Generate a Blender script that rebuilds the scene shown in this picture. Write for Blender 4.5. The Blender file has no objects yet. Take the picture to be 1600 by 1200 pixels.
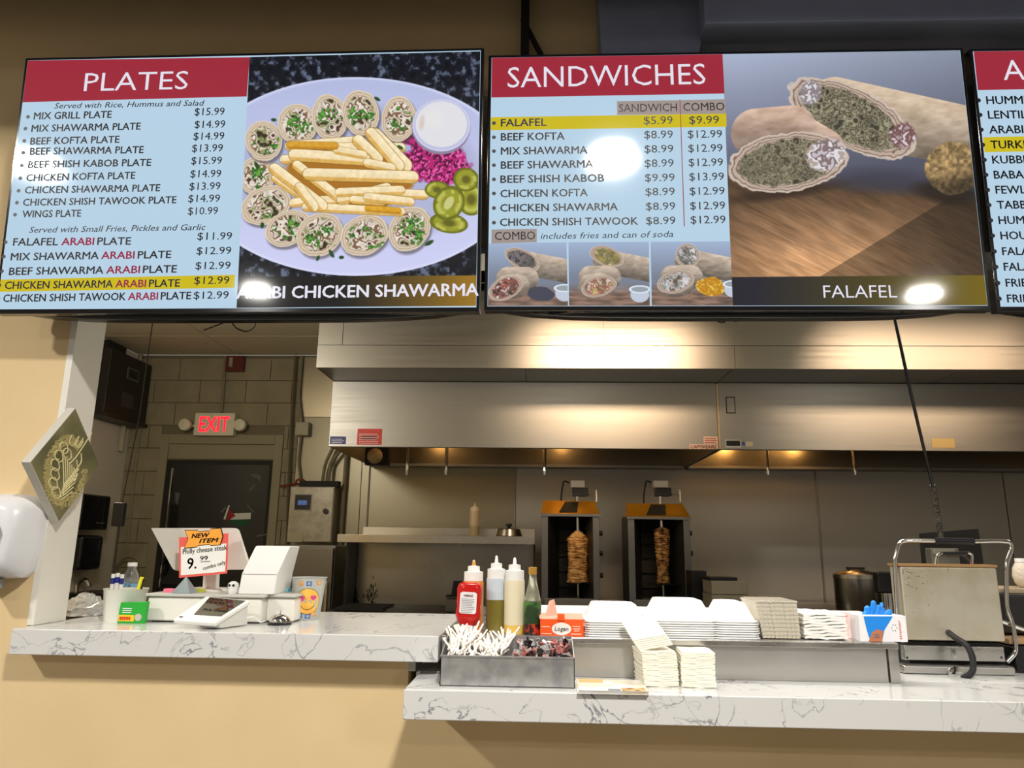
import bpy, bmesh, math, random
import numpy as np
from mathutils import Vector, Matrix
random.seed(7)
PI = math.pi
SC = bpy.context.scene
COL = SC.collection
def lin(c):
    return tuple((x/12.92 if x <= .04045 else ((x+.055)/1.055)**2.4) for x in c)
def rgb(r, g, b): return lin((r/255, g/255, b/255))
# ------------------------------------------------------------------ camera
FOC = 1130.; PIT = math.atan(.22); YAW = .04; ROLL = .0125; HC = 1.40
cp, sp, cy_, sy_, cr, sr = math.cos(PIT), math.sin(PIT), math.cos(YAW), math.sin(YAW), math.cos(ROLL), math.sin(ROLL)
FW = Vector((-sy_*cp, cy_*cp, sp)); R0 = Vector((cy_, sy_, 0)); U0 = Vector((sy_*sp, -cy_*sp, cp))
RT = cr*R0+sr*U0; UP = -sr*R0+cr*U0; EYE = Vector((0, 0, HC))
cam = bpy.data.cameras.new('camera'); camo = bpy.data.objects.new('camera', cam); COL.objects.link(camo)
cam.sensor_width = 36; cam.lens = FOC/1600*36; cam.clip_start = .05
camo.matrix_world = Matrix(((RT.x, UP.x, -FW.x, 0), (RT.y, UP.y, -FW.y, 0), (RT.z, UP.z, -FW.z, HC), (0, 0, 0, 1)))
SC.camera = camo
def ray(x, y): return FW+RT*((x-800)/FOC)-UP*((y-600)/FOC)
def at(x, y, Y): r = ray(x, y); return EYE+r*(Y/r.y)                 # point of the plane Y = const seen there
def atz(x, y, Z): r = ray(x, y); return EYE+r*((Z-HC)/r.z)
def atx(x, y, X): r = ray(x, y); return EYE+r*(X/r.x)
# ------------------------------------------------------------------ world, lights, exposure
w = bpy.data.worlds.new('world'); SC.world = w; w.use_nodes = True
w.node_tree.nodes['Background'].inputs[0].default_value = (.9, .82, .7, 1); w.node_tree.nodes['Background'].inputs[1].default_value = .25
def area(name, loc, size, power, col, rot=(0, 0, 0), sy=None, spread=PI):
    l = bpy.data.lights.new(name, 'AREA'); l.energy = power; l.color = col; l.spread = spread
    l.shape = 'RECTANGLE' if sy else 'DISK'; l.size = size
    if sy: l.size_y = sy
    o = bpy.data.objects.new(name, l); COL.objects.link(o); o.location = loc; o.rotation_euler = rot; return o
WARM = (1, .69, .43); NEUT = (1, .965, .91)
SC.view_settings.view_transform = 'Standard'; SC.view_settings.look = 'None'
SC.view_settings.exposure = 0.0; SC.view_settings.gamma = 1; SC.view_settings.use_curve_mapping = False
CEIL = 3.8
LAMPS = [(-3.56, -.58), (.44, -.28), (4.09, -3.66), (-3.6, -4.4)]
for x, y in LAMPS:
    area('lamp_light', (x, y, CEIL-.20), .29, 132 if y > -2 else 90, NEUT)
area('kitchen_light', (.50, 3.55, 2.96), 1.0, 4.2, WARM, rot=(math.radians(64), 0, 0), sy=.20, spread=math.radians(44))
area('kitchen_light', (2.55, 3.55, 2.96), 1.2, 5.6, WARM, rot=(math.radians(64), 0, 0), sy=.20, spread=math.radians(44))
area('kitchen_light', (.6, 2.75, 3.0), 1.9, 19, NEUT, sy=.3, spread=math.radians(105))
for x, y, z, e in ((-2.1, 3.3, 2.42, 46), (.2, 3.0, 2.5, 9), (2.6, 3.0, 2.5, 9)):  # unseen fill lights added to brighten the kitchen ceiling and walls
    l = bpy.data.lights.new('kitchen_fill', 'POINT'); l.energy = e; l.color = (1, .93, .80); l.shadow_soft_size = .16
    o = bpy.data.objects.new('kitchen_fill', l); COL.objects.link(o); o.location = (x, y, z)
# ------------------------------------------------------------------ materials
MC = {}
def mat(name, col, rough=.5, metal=0, emit=0, noise=None, bump=None, stretch=(1, 1, 1), trans=0, ior=1.45, coat=0, alpha=1, spec=.5, rnoise=None, aniso=0, sss=0, det=4):
    if name in MC: return MC[name]
    m = bpy.data.materials.new(name); m.use_nodes = True; n = m.node_tree.nodes; L = m.node_tree.links
    b = n['Principled BSDF']; c4 = (*col, 1)
    b.inputs['Base Color'].default_value = c4; b.inputs['Roughness'].default_value = rough; b.inputs['Metallic'].default_value = metal
    b.inputs['IOR'].default_value = ior; b.inputs['Transmission Weight'].default_value = trans; b.inputs['Coat Weight'].default_value = coat
    b.inputs['Coat Roughness'].default_value = .03; b.inputs['Alpha'].default_value = alpha; b.inputs['Specular IOR Level'].default_value = spec
    b.inputs['Anisotropic'].default_value = aniso
    if sss: b.inputs['Subsurface Weight'].default_value = sss; b.inputs['Subsurface Radius'].default_value = (.01, .006, .004); b.inputs['Subsurface Scale'].default_value = .5
    if emit:
        b.inputs['Emission Color'].default_value = c4; b.inputs['Emission Strength'].default_value = emit
    if noise or bump or rnoise:
        tc = n.new('ShaderNodeTexCoord'); mp = n.new('ShaderNodeMapping'); mp.inputs['Scale'].default_value = stretch
        L.new(tc.outputs['Object'], mp.inputs[0])
        def nz(sc, det=det):
            t = n.new('ShaderNodeTexNoise'); t.inputs['Scale'].default_value = sc; t.inputs['Detail'].default_value = det
            L.new(mp.outputs[0], t.inputs['Vector']); return t
    if noise:                        # (scale, second colour, low, high)
        t = nz(noise[0]); r = n.new('ShaderNodeValToRGB'); r.color_ramp.elements[0].color = c4; r.color_ramp.elements[1].color = (*noise[1], 1)
        r.color_ramp.elements[0].position = noise[2]; r.color_ramp.elements[1].position = noise[3]
        L.new(t.outputs[0], r.inputs[0]); L.new(r.outputs[0], b.inputs['Base Color'])
        if emit: L.new(r.outputs[0], b.inputs['Emission Color'])
    if rnoise:
        t = nz(rnoise[0]); r = n.new('ShaderNodeMapRange'); r.inputs['To Min'].default_value = rnoise[1]; r.inputs['To Max'].default_value = rnoise[2]
        r.inputs['From Min'].default_value = .3; r.inputs['From Max'].default_value = .7
        L.new(t.outputs[0], r.inputs[0]); L.new(r.outputs[0], b.inputs['Roughness'])
    if bump:
        t = nz(bump[0]); u = n.new('ShaderNodeBump'); u.inputs['Strength'].default_value = bump[1]; u.inputs['Distance'].default_value = bump[2] if len(bump) > 2 else .01
        L.new(t.outputs[0], u.inputs['Height']); L.new(u.outputs[0], b.inputs['Normal'])
    MC[name] = m; return m
def marble():
    m = bpy.data.materials.new('white_marble'); m.use_nodes = True; n = m.node_tree.nodes; L = m.node_tree.links; b = n['Principled BSDF']
    tc = n.new('ShaderNodeTexCoord')
    def vein(sc, wid, off, det=5, dist=1.2):
        mp = n.new('ShaderNodeMapping'); mp.inputs['Location'].default_value = (off, off*1.7, off*.6); L.new(tc.outputs['Object'], mp.inputs[0])
        t = n.new('ShaderNodeTexNoise'); t.inputs['Scale'].default_value = sc; t.inputs['Detail'].default_value = det; t.inputs['Distortion'].default_value = dist
        L.new(mp.outputs[0], t.inputs['Vector'])
        a = n.new('ShaderNodeMath'); a.operation = 'SUBTRACT'; a.inputs[1].default_value = .5; L.new(t.outputs[0], a.inputs[0])
        c = n.new('ShaderNodeMath'); c.operation = 'ABSOLUTE'; L.new(a.outputs[0], c.inputs[0])
        d = n.new('ShaderNodeMapRange'); d.inputs['From Min'].default_value = 0; d.inputs['From Max'].default_value = wid; d.inputs['To Min'].default_value = 1; d.inputs['To Max'].default_value = 0
        L.new(c.outputs[0], d.inputs[0]); return d
    v1 = vein(3.2, .007, 3.1); v2 = vein(9, .015, 9.4)
    k = n.new('ShaderNodeTexNoise'); k.inputs['Scale'].default_value = 5.5; L.new(tc.outputs['Object'], k.inputs['Vector'])
    kr = n.new('ShaderNodeMapRange'); kr.inputs['From Min'].default_value = .50; kr.inputs['From Max'].default_value = .62; L.new(k.outputs[0], kr.inputs[0])
    a = n.new('ShaderNodeMath'); a.operation = 'MULTIPLY'; L.new(v2.outputs[0], a.inputs[0]); L.new(kr.outputs[0], a.inputs[1])
    kk = n.new('ShaderNodeTexNoise'); kk.inputs['Scale'].default_value = 2.5; L.new(tc.outputs['Object'], kk.inputs['Vector'])
    kr2 = n.new('ShaderNodeMapRange'); kr2.inputs['From Min'].default_value = .42; kr2.inputs['From Max'].default_value = .62; kr2.inputs['To Max'].default_value = .8; L.new(kk.outputs[0], kr2.inputs[0])
    a2 = n.new('ShaderNodeMath'); a2.operation = 'MULTIPLY'; L.new(v1.outputs[0], a2.inputs[0]); L.new(kr2.outputs[0], a2.inputs[1])
    mx = n.new('ShaderNodeMath'); mx.operation = 'MAXIMUM'; L.new(a.outputs[0], mx.inputs[0]); L.new(a2.outputs[0], mx.inputs[1])
    r = n.new('ShaderNodeValToRGB'); r.color_ramp.elements[0].color = (*rgb(218, 217, 214), 1); r.color_ramp.elements[1].color = (*rgb(104, 106, 120), 1)
    L.new(mx.outputs[0], r.inputs[0]); L.new(r.outputs[0], b.inputs['Base Color']); b.inputs['Roughness'].default_value = .12
    return m
MARBLE = marble()
BEIGE = mat('beige_wall_paint', rgb(230, 204, 158), .75, noise=(2.5, rgb(225, 199, 152), .4, .6), bump=(220, .08, .002), spec=.2)
WHITE = mat('white_paint', rgb(232, 228, 216), .45)
GREYWALL = mat('grey_wall_paint', rgb(208, 202, 186), .7, spec=.25)
BLOCK = mat('painted_block', rgb(146, 138, 114), .72, bump=(140, .3, .004), noise=(6, rgb(134, 126, 102), .35, .7), spec=.25)
MORTAR = mat('painted_joint', rgb(112, 105, 84), .8)
CEILT = mat('ceiling_tile_white', rgb(196, 188, 160), .8, bump=(90, .12, .003), spec=.1)
STEEL = mat('brushed_steel', (.35, .345, .33), .48, 1, bump=(38, .02, .001), stretch=(.25, 1, 7), rnoise=(7, .42, .5))
STEELW = mat('wall_steel', (.44, .425, .385), .34, .78, bump=(.9, .12, .05), stretch=(1, 1, 1.6), det=1)
STEELD = mat('dark_steel', (.22, .215, .20), .36, 1, bump=(30, .08, .002), stretch=(.3, 1, 5))
STEELB = mat('counter_steel', (.60, .59, .56), .30, 1, bump=(22, .1, .003), rnoise=(12, .22, .42), stretch=(.6, 1, 2))
GALV = mat('scuffed_galvanised_steel', (.66, .66, .65), .40, .9, noise=(28, (.46, .46, .47), .4, .65), bump=(30, .12, .003))
CHROME = mat('chrome', (.78, .78, .77), .10, 1)
SCUFF = mat('greasy_aluminium', (.66, .61, .49), .45, .75, noise=(9, (.50, .44, .31), .4, .75), bump=(60, .12, .002))
BLACK = mat('black_plastic', (.008, .008, .009), .35)
BLACKM = mat('black_matte', (.012, .011, .010), .7)
SOOT = mat('sooty_metal', (.03, .027, .022), .5, .6, noise=(10, (.06, .05, .035), .4, .7))
ROOM = mat('room_wall', rgb(206, 200, 190), .8)
FLOORM = mat('floor_tile', rgb(112, 108, 102), .4, noise=(4, rgb(98, 94, 90), .4, .6))
DUCT = mat('slate_duct_paint', rgb(140, 148, 170), .55, noise=(3, rgb(126, 134, 156), .3, .7))
CONDUIT = mat('conduit_metal', rgb(140, 134, 112), .45, .3)
WPLAST = mat('white_plastic', rgb(238, 237, 232), .32)
PAPER = mat('paper_white', rgb(244, 242, 236), .8, bump=(120, .1, .002), spec=.1)
FOAM = mat('foam_white', rgb(246, 246, 245), .5, bump=(300, .05, .001), spec=.3)
# ------------------------------------------------------------------ mesh helpers
class G:
    def __init__(s): s.v = []; s.f = []
    def add(s, vs, fs):
        b = len(s.v); s.v += [tuple(v) for v in vs]; s.f += [tuple(i+b for i in f) for f in fs]; return s
    def box(s, x0, x1, y0, y1, z0, z1, M=None):
        vs = [Vector(p) for p in ((x0, y0, z0), (x1, y0, z0), (x1, y1, z0), (x0, y1, z0), (x0, y0, z1), (x1, y0, z1), (x1, y1, z1), (x0, y1, z1))]
        if M: vs = [M@v for v in vs]
        return s.add(vs, [(0, 3, 2, 1), (4, 5, 6, 7), (0, 1, 5, 4), (1, 2, 6, 5), (2, 3, 7, 6), (3, 0, 4, 7)])
    def cyl(s, p0, p1, r0, r1=None, n=16):
        r1 = r0 if r1 is None else r1
        p0, p1 = Vector(p0), Vector(p1); d = (p1-p0).normalized(); a = d.orthogonal().normalized(); b = d.cross(a)
        vs = []
        for p, r in ((p0, r0), (p1, r1)):
            for i in range(n): t = 2*PI*i/n; vs.append(p+(a*math.cos(t)+b*math.sin(t))*r)
        return s.add(vs, [(i, (i+1) % n, n+(i+1) % n, n+i) for i in range(n)]+[tuple(range(n-1, -1, -1)), tuple(range(n, 2*n))])
    def lathe(s, prof, n=24, c=(0, 0, 0), sx=1, sy=1, sq=0, caps=True):
        vs = []
        for r, z in prof:
            for i in range(n):
                t = 2*PI*i/n; k = 1
                if sq: k = (abs(math.cos(t))**sq+abs(math.sin(t))**sq)**(-1/sq)
                vs.append((c[0]+r*k*sx*math.cos(t), c[1]+r*k*sy*math.sin(t), c[2]+z))
        fs = [(j*n+i, j*n+(i+1) % n, (j+1)*n+(i+1) % n, (j+1)*n+i) for j in range(len(prof)-1) for i in range(n)]
        if caps: fs += [tuple(range(n-1, -1, -1)), tuple((len(prof)-1)*n+i for i in range(n))]
        return s.add(vs, fs)
    def tube(s, pts, r, n=8, closed=False):
        P = [Vector(p) for p in pts]; m = len(P); vs = []; ref = None
        for i, p in enumerate(P):
            d = (P[min(i+1, m-1)]-P[max(i-1, 0)]).normalized()
            if ref is None: ref = d.orthogonal().normalized()
            a = (ref-d*ref.dot(d)).normalized(); ref = a; b = d.cross(a)
            rr = r[i] if isinstance(r, (list, tuple)) else r
            for k in range(n): t = 2*PI*k/n; vs.append(p+(a*math.cos(t)+b*math.sin(t))*rr)
        return s.add(vs, [(j*n+i, j*n+(i+1) % n, (j+1)*n+(i+1) % n, (j+1)*n+i) for j in range(m-1) for i in range(n)]+[tuple(range(n-1, -1, -1)), tuple((m-1)*n+i for i in range(n))])
    def prism(s, poly, d0, d1, M=None):     # poly in x,z ; depth along y
        n = len(poly); vs = [Vector((x, d0, z)) for x, z in poly]+[Vector((x, d1, z)) for x, z in poly]
        if M: vs = [M@v for v in vs]
        return s.add(vs, [tuple(range(n)), tuple(range(2*n-1, n-1, -1))]+[(i, n+i, n+(i+1) % n, (i+1) % n) for i in range(n)])
    def poly(s, pts): return s.add(pts, [tuple(range(len(pts)))])
    def build(s, name, m, parent=None, loc=None, bevel=0, smooth=False, seg=2, kind=None, fix=True):
        me = bpy.data.meshes.new(name); me.from_pydata(s.v, [], s.f)
        if fix:
            bm = bmesh.new(); bm.from_mesh(me); bmesh.ops.recalc_face_normals(bm, faces=bm.faces); bm.to_mesh(me); bm.free()
        me.materials.append(m); o = bpy.data.objects.new(name, me); COL.objects.link(o)
        if parent: o.parent = parent
        if loc: o.location = loc
        if smooth or bevel: me.polygons.foreach_set('use_smooth', [True]*len(me.polygons))
        if bevel:
            b = o.modifiers.new('b', 'BEVEL'); b.width = bevel; b.segments = seg; b.limit_method = 'ANGLE'; b.angle_limit = .6
            b.harden_normals = True
        elif smooth:
            try: me.set_sharp_from_angle(angle=.7)
            except Exception: pass
        if kind: o['kind'] = kind
        return o
def tag(o, label=None, cat=None, group=None, kind=None):
    if label: o['label'] = label
    if cat: o['category'] = cat
    if group: o['group'] = group
    if kind: o['kind'] = kind
    return o
def thing(name, label, cat, loc=(0, 0, 0), rz=0, group=None, rot=None):
    o = bpy.data.objects.new(name, None); COL.objects.link(o); o.location = loc; o.rotation_euler = rot or (0, 0, rz); o.empty_display_size = .05
    return tag(o, label, cat, group)
def S(name, g, m, bevel=0, **k): return tag(g.build(name, m, bevel=bevel, **k), kind='structure')
def dup(o, loc, rot=None, label=None):
    r = o.copy(); COL.objects.link(r); r.location = loc
    if rot: r.rotation_euler = rot
    if label: r['label'] = label
    for c in o.children:
        d = c.copy(); COL.objects.link(d); d.parent = r
        for e in c.children: q = e.copy(); COL.objects.link(q); q.parent = d
    return r
def arc(pts, rad, n=5):
    """polyline with rounded corners"""
    P = [Vector(p) for p in pts]; out = [P[0]]
    for i in range(1, len(P)-1):
        a = (P[i-1]-P[i]); b = (P[i+1]-P[i]); k = min(rad, a.length*.45, b.length*.45); A = P[i]+a.normalized()*k; B = P[i]+b.normalized()*k
        for j in range(n+1): t = j/n; out.append(A*(1-t)**2+P[i]*2*t*(1-t)+B*t*t)
    return out+[P[-1]]
_tc = {}
def textmesh(s, bold=0, ital=0):
    k = (s, bold, ital)
    if k in _tc: return _tc[k]
    cu = bpy.data.curves.new('t', 'FONT'); cu.body = s; cu.resolution_u = 2; cu.offset = min(bold, 0); cu.shear = ital
    o = bpy.data.objects.new('t', cu); COL.objects.link(o); dg = bpy.context.evaluated_depsgraph_get(); dg.update()
    me = bpy.data.meshes.new_from_object(o.evaluated_get(dg)); bpy.data.objects.remove(o); bpy.data.curves.remove(cu)
    vs = [v.co.copy() for v in me.vertices]; fs = [tuple(p.vertices) for p in me.polygons]; bpy.data.meshes.remove(me)
    _tc[k] = (vs, fs); return _tc[k]
_cap = None
def text(s, m, parent, A, ux, uz, width, cap, n=None, bold=0, ital=0, name='lettering'):
    """letters from A along ux (unit), up uz (unit); cap height and overall width in metres"""
    global _cap
    if _cap is None: _cap = max(v.y for v in textmesh('H')[0])
    vs, fs = textmesh(s, bold, ital)
    if not vs: return None
    x0 = min(v.x for v in vs); x1 = max(v.x for v in vs); ky = cap/_cap; kx = width/(x1-x0) if width else ky
    A = Vector(A); ux = Vector(ux); uz = Vector(uz)
    g = G()
    for k, q in (((0, 0),) if bold <= 0 else ((-1, 0), (1, 0), (0, 1), (0, -1))): g.add([A+ux*((v.x-x0)*kx+k*bold*ky)+uz*((v.y+q*bold*.7)*ky) for v in vs], fs)
    return g.build(name, m, parent, fix=False)
# ------------------------------------------------------------------ the room
WY = 2.16                      # face of the beige partition
XJ = -1.475                    # inner face of the jamb
CT = 1.148; LT = 1.043
S('floor', G().box(-7, 7, -8, 6.6, -.1, 0), FLOORM)
S('ceiling', G().box(-7, 7, -8, WY+.14, CEIL, CEIL+.1), ROOM)
S('wall_rear', G().box(-7, 7, -8.1, -8, 0, CEIL), ROOM)
S('wall_side', G().box(-7.1, -7, -8, WY, 0, CEIL), ROOM)
S('wall_side', G().box(7, 7.1, -8, 6.6, 0, CEIL), ROOM)
KX = -.37
wf = G()
wf.box(-7, XJ-.02, WY, WY+.14, 0, CEIL)                 # left of the opening
wf.box(XJ-.02, KX, WY, WY+.14, 0, CT-.07)               # under the upper counter
wf.box(KX, 7, WY, WY+.14, 0, LT-.07)                    # under the lower counter
wf.box(XJ-.02, 7, WY, WY+.14, 2.32, CEIL)               # header
S('wall_front', wf, BEIGE)
S('trim_1', G().box(XJ-.02, XJ, WY-.002, WY+.145, CT+.001, 2.32).box(XJ-.02, 6.9, WY-.002, WY+.145, 2.30, 2.32), WHITE)
S('trim_2', G().box(KX, KX+.02, WY+.0, WY+.14, LT, CT-.07), mat('pale_grey_trim', rgb(190, 190, 184), .5))
KW = -3.63; BY = 6.2; KC = 3.02
S('wall_left', G().box(KW-.1, KW, WY+.14, BY+.1, 0, KC), GREYWALL)
wb = S('wall_back', G().box(KW-.1, 7, BY+.012, BY+.1, 0, KC), MORTAR)
# kitchen ceiling with its lay-in tiles
kc = S('ceiling', G().box(KW, 7, WY+.14, BY, KC+.012, KC+.06), mat('ceiling_grid_line', rgb(120, 114, 92), .6))
ys = [2.31]+[5.58-.61*k for k in range(5, -1, -1)]+[6.19]; xs = [KW, -2.72, -1.50, -.28, .94, 2.16, 3.38, 5.2, 7]
for a, b in zip(ys[:-1], ys[1:]):
    for c, d in zip(xs[:-1], xs[1:]):
        if b < 3.1 or c > -1.4: continue
        G().box(c+.006, d-.006, a+.006, b-.006, KC, KC+.012).build('tile', CEILT, kc)
S('ceiling', G().box(-1.49, 7, 2.31, 3.2, KC, KC+.01).box(-1.49, 7, 3.2, BY, KC, KC+.01), CEILT)
# block courses beside and above the door
DX0, DX1, DZ = -3.33, -2.24, 2.30
BW, BH = .415, .2035; XE = -2.115
bxs = {}
for j in range(15):
    z1 = KC-.03-j*BH+.0; z0 = z1-BH
    x = KW-(.21 if j % 2 else 0)-.02
    while x < XE:
        a, b = max(x, KW), min(x+BW, XE)
        segs = [(a, b)]
        if z0 < DZ-.02:
            segs = []
            if a < DX0: segs.append((a, min(b, DX0)))
            if b > DX1: segs.append((max(a, DX1), b))
        zt = z1
        for p, q in segs:
            if q-p > .03 and z1 > .7:
                G().box(p+.003, q-.003, BY-.002-random.uniform(0, .002), BY+.02, z0+.0035, zt-.0035).build('block', BLOCK, wb)
        x += BW
# stainless cladding of the back wall, panel by panel
seams = [XE, -1.985+.45, at(577, 760, BY).x, at(805, 760, BY).x, at(1278, 800, BY).x, at(1568, 760, BY).x, 6.9]
zseam = at(490, 652, BY).z
G().box(XE+.003, seams[1]-.003, BY-.006, BY+.012, zseam+.003, KC-.02).build('panel', mat('bright_sheet', (.62, .57, .46), .28, 1, bump=(3, .08, .02)), wb)
lowp = mat('satin_sheet', rgb(158, 152, 132), .38, .55, bump=(1.2, .06, .04), det=1)
G().box(XE+.003, seams[1]-.003, BY-.006, BY+.012, .3, zseam-.003).build('panel', lowp, wb)
for a, b in zip(seams[1:-1], seams[2:]):
    if b-a < .05: continue
    G().box(a+.004, b-.004, BY-.006, BY+.012, .3, KC-.02).build('panel', STEELW if a > -1.4 else lowp, wb)
for x in seams[2:5]:
    G().cyl((x, BY-.008, .9), (x, BY-.008, 2.15), .008, n=8).build('seam_bead', STEEL, wb)
# door with its frame
dr = thing('door_1', None, None, ((DX0+DX1)/2, BY, 0)); dr['kind'] = 'structure'
FR = mat('door_frame_paint', rgb(140, 133, 108), .55)
fx = (DX1-DX0)/2
G().box(-fx, -fx+.075, -.012, .012, 0, DZ).box(fx-.075, fx, -.012, .012, 0, DZ).box(-fx+.075, fx-.075, -.012, .012, DZ-.085, DZ).build('door_frame', FR, dr, bevel=.004)
G().box(-fx+.075, fx-.075, .0, .012, DZ-.215, DZ-.087).build('transom_panel', FR, dr, bevel=.003)
G().box(-fx+.078, fx-.078, -.004, .012, .02, DZ-.225).build('door_frame', BLACKM, dr, bevel=.003)
gl = G().box(-fx+.12, fx-.10, -.008, -.003, .3, DZ-.265).build('door_glass', mat('night_glass', (.004, .005, .006), .06, coat=.5), dr)
G().box(-fx+.135, -fx+.145, -.022, -.006, .3, DZ-.30).build('door_handle', CHROME, dr)
def onwall(px, py, Y, c): p = at(px, py, Y); return (p.x-c[0], p.z-c[2])
def decal(parent, c, pts, Y, m, name, dy, th=.001):
    g = G(); q = [onwall(x, y, Y, c) for x, y in pts]; g.prism(q, dy-th, dy)
    return g.build(name, m, parent)
dc = ((DX0+DX1)/2, BY, 0); Yd = BY-.012
white_st = mat('sticker_white', rgb(205, 205, 196), .6); red_st = mat('sticker_red', rgb(140, 22, 24), .6); grn_st = mat('sticker_green', rgb(14, 74, 40), .6); dk = mat('sticker_black', rgb(24, 24, 26), .6)
fl = decal(dr, dc, [(360, 802.5), (392, 801), (391, 811.5), (360, 812)], Yd, white_st, 'flag_sticker', -.0085)
decal(fl, dc, [(360, 812), (391, 811), (388, 819), (378, 822), (358, 819)], Yd, grn_st, 'flag_stripe', -.0095)
decal(fl, dc, [(358, 795), (368, 806), (354, 815)], Yd, red_st, 'flag_triangle', -.0105)
decal(fl, dc, [(357, 789), (359, 790), (352, 812), (349, 811)], Yd, white_st, 'flag_stripe', -.0105)
for a in ([(273, 769), (281, 770), (277, 789), (274, 785)], [(392, 741), (408, 742), (407, 754), (402, 748), (394, 744)], [(388, 766), (397, 756), (399, 758), (390, 768)], [(400, 836), (416, 834), (416, 836), (401, 839)],
          [(384, 787), (387, 788), (397, 800), (394, 801)], [(345, 799), (352, 791), (354, 793), (347, 801)]):
    decal(dr, dc, a, Yd, mat('tape_residue', rgb(84, 86, 86), .5), 'tape_scrap', -.0085)
# ------------------------------------------------------------------ duct and bracket above the screens
YD = 2.10
t = thing('ceiling_duct', 'slate blue duct dropping down behind the menu screens, in front of beige wall', 'duct', (0, 0, 0))
a = at(930, -40, 2.14); b = at(1100, -40, 2.14); c = at(1085, 110, 2.14); d = at(936, 110, 2.14)
G().prism([(d.x, d.z), (c.x, c.z), (b.x+.01, b.z), (a.x, a.z)], 2.06, 2.15).build('duct_drop', DUCT, t, bevel=.004)
z0 = at(1300, 40, 2.0).z
G().box(at(1100, 60, 2.0).x, 6.5, 1.98, 2.15, z0, z0+.42).build('duct_run', DUCT, t, bevel=.004)
t = thing('screen_bracket', 'black vertical bracket with slanted brace above the gap between two screens', 'bracket', (at(820, 60, 2.1).x, 2.108, 0))
bx = at(820, 60, 2.1).x; zz = 2.75
G().box(-.014, .014, 0, .04, 2.55, CEIL-.01).build('post', BLACKM, t, bevel=.002)
p0 = at(830, 45, 2.1); p1 = at(850, 86, 2.1)
g = G(); g.tube([(p0.x-bx-.03, .02, p0.z+.06), (p1.x-bx, .02, p1.z), (p1.x-bx+.02, .02, p1.z-.06)], .009, 6); g.build('brace', BLACKM, t)
t = thing('light_block', 'long slate block added out of view to shade the wall above the menu screens', 'duct', (0, 1.3, 3.3))
G().box(-6.9, 6.9, -.26, .66, -.2, .2).build('light_block_body', DUCT, t, bevel=.01)  # unseen box added above the view, keeps lamp light off the upper wall
# ceiling lamps of the dining side (seen as reflections in the screens)
LM = mat('lamp_glow', (1, .93, .82), .5, emit=55)
lamp0 = None
for i, (x, y) in enumerate(LAMPS):
    if lamp0 is None:
        lamp0 = thing('ceiling_lamp', 'round ceiling lamp over the dining side, reflected in the menu screens', 'lamp', (x, y, CEIL), group='ceiling lamps of the dining side')
        G().lathe([(.06, 0), (.06, -.05), (.17, -.09), (.18, -.14), (.168, -.14), (.16, -.10)], 28, caps=False).build('lamp_shade', BLACK, lamp0, smooth=True)
        G().cyl((0, 0, -.125), (0, 0, -.13), .14, n=28).build('lamp_glass', LM, lamp0)
    else: dup(lamp0, (x, y, CEIL))
# ------------------------------------------------------------------ cooking hoods and the fascia above
SX = -1.452; SY = 4.5; SZ = 2.495; HY = 4.9; HZ = 2.033; HZT = 2.505; HX = 1.215
sf = tag(G().box(SX+.01, 6.8, SY+.012, HY+1.29, SZ+.01, KC-.001).build('trim_3', STEELD), kind='structure')
zs = at(900, 540, SY).z; x1 = at(943, 520, SY).x; x2 = at(1148, 560, SY).x
FAS = STEEL
for a, b in ((SX, at(536, 520, SY).x), (at(536, 520, SY).x, x1), (x1, 3.2), (3.2, 5)): G().box(a+.002, b-.002, SY, SY+.012, zs+.003, KC-.002).build('panel', FAS, sf)
for a, b in ((SX, x2), (x2, 4.0)): G().box(a+.0015, b-.0015, SY-.002, SY+.012, SZ, zs-.002).build('panel', FAS, sf)
G().box(SX, SX+.01, SY+.012, BY-.01, SZ, KC-.002).build('panel', FAS, sf)
ub = mat('fascia_underside', (.30, .29, .26), .45, .9)
for px, qx in ((SX+.01, at(822, 585, 4.7).x), (at(822, 585, 4.7).x, at(1132, 588, 4.7).x), (at(1132, 588, 4.7).x, at(1478, 588, 4.7).x), (at(1478, 588, 4.7).x, 5)):
    G().box(px+.003, qx-.003, SY+.004, HY-.002, SZ, SZ+.009).build('panel', ub, sf)
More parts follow.
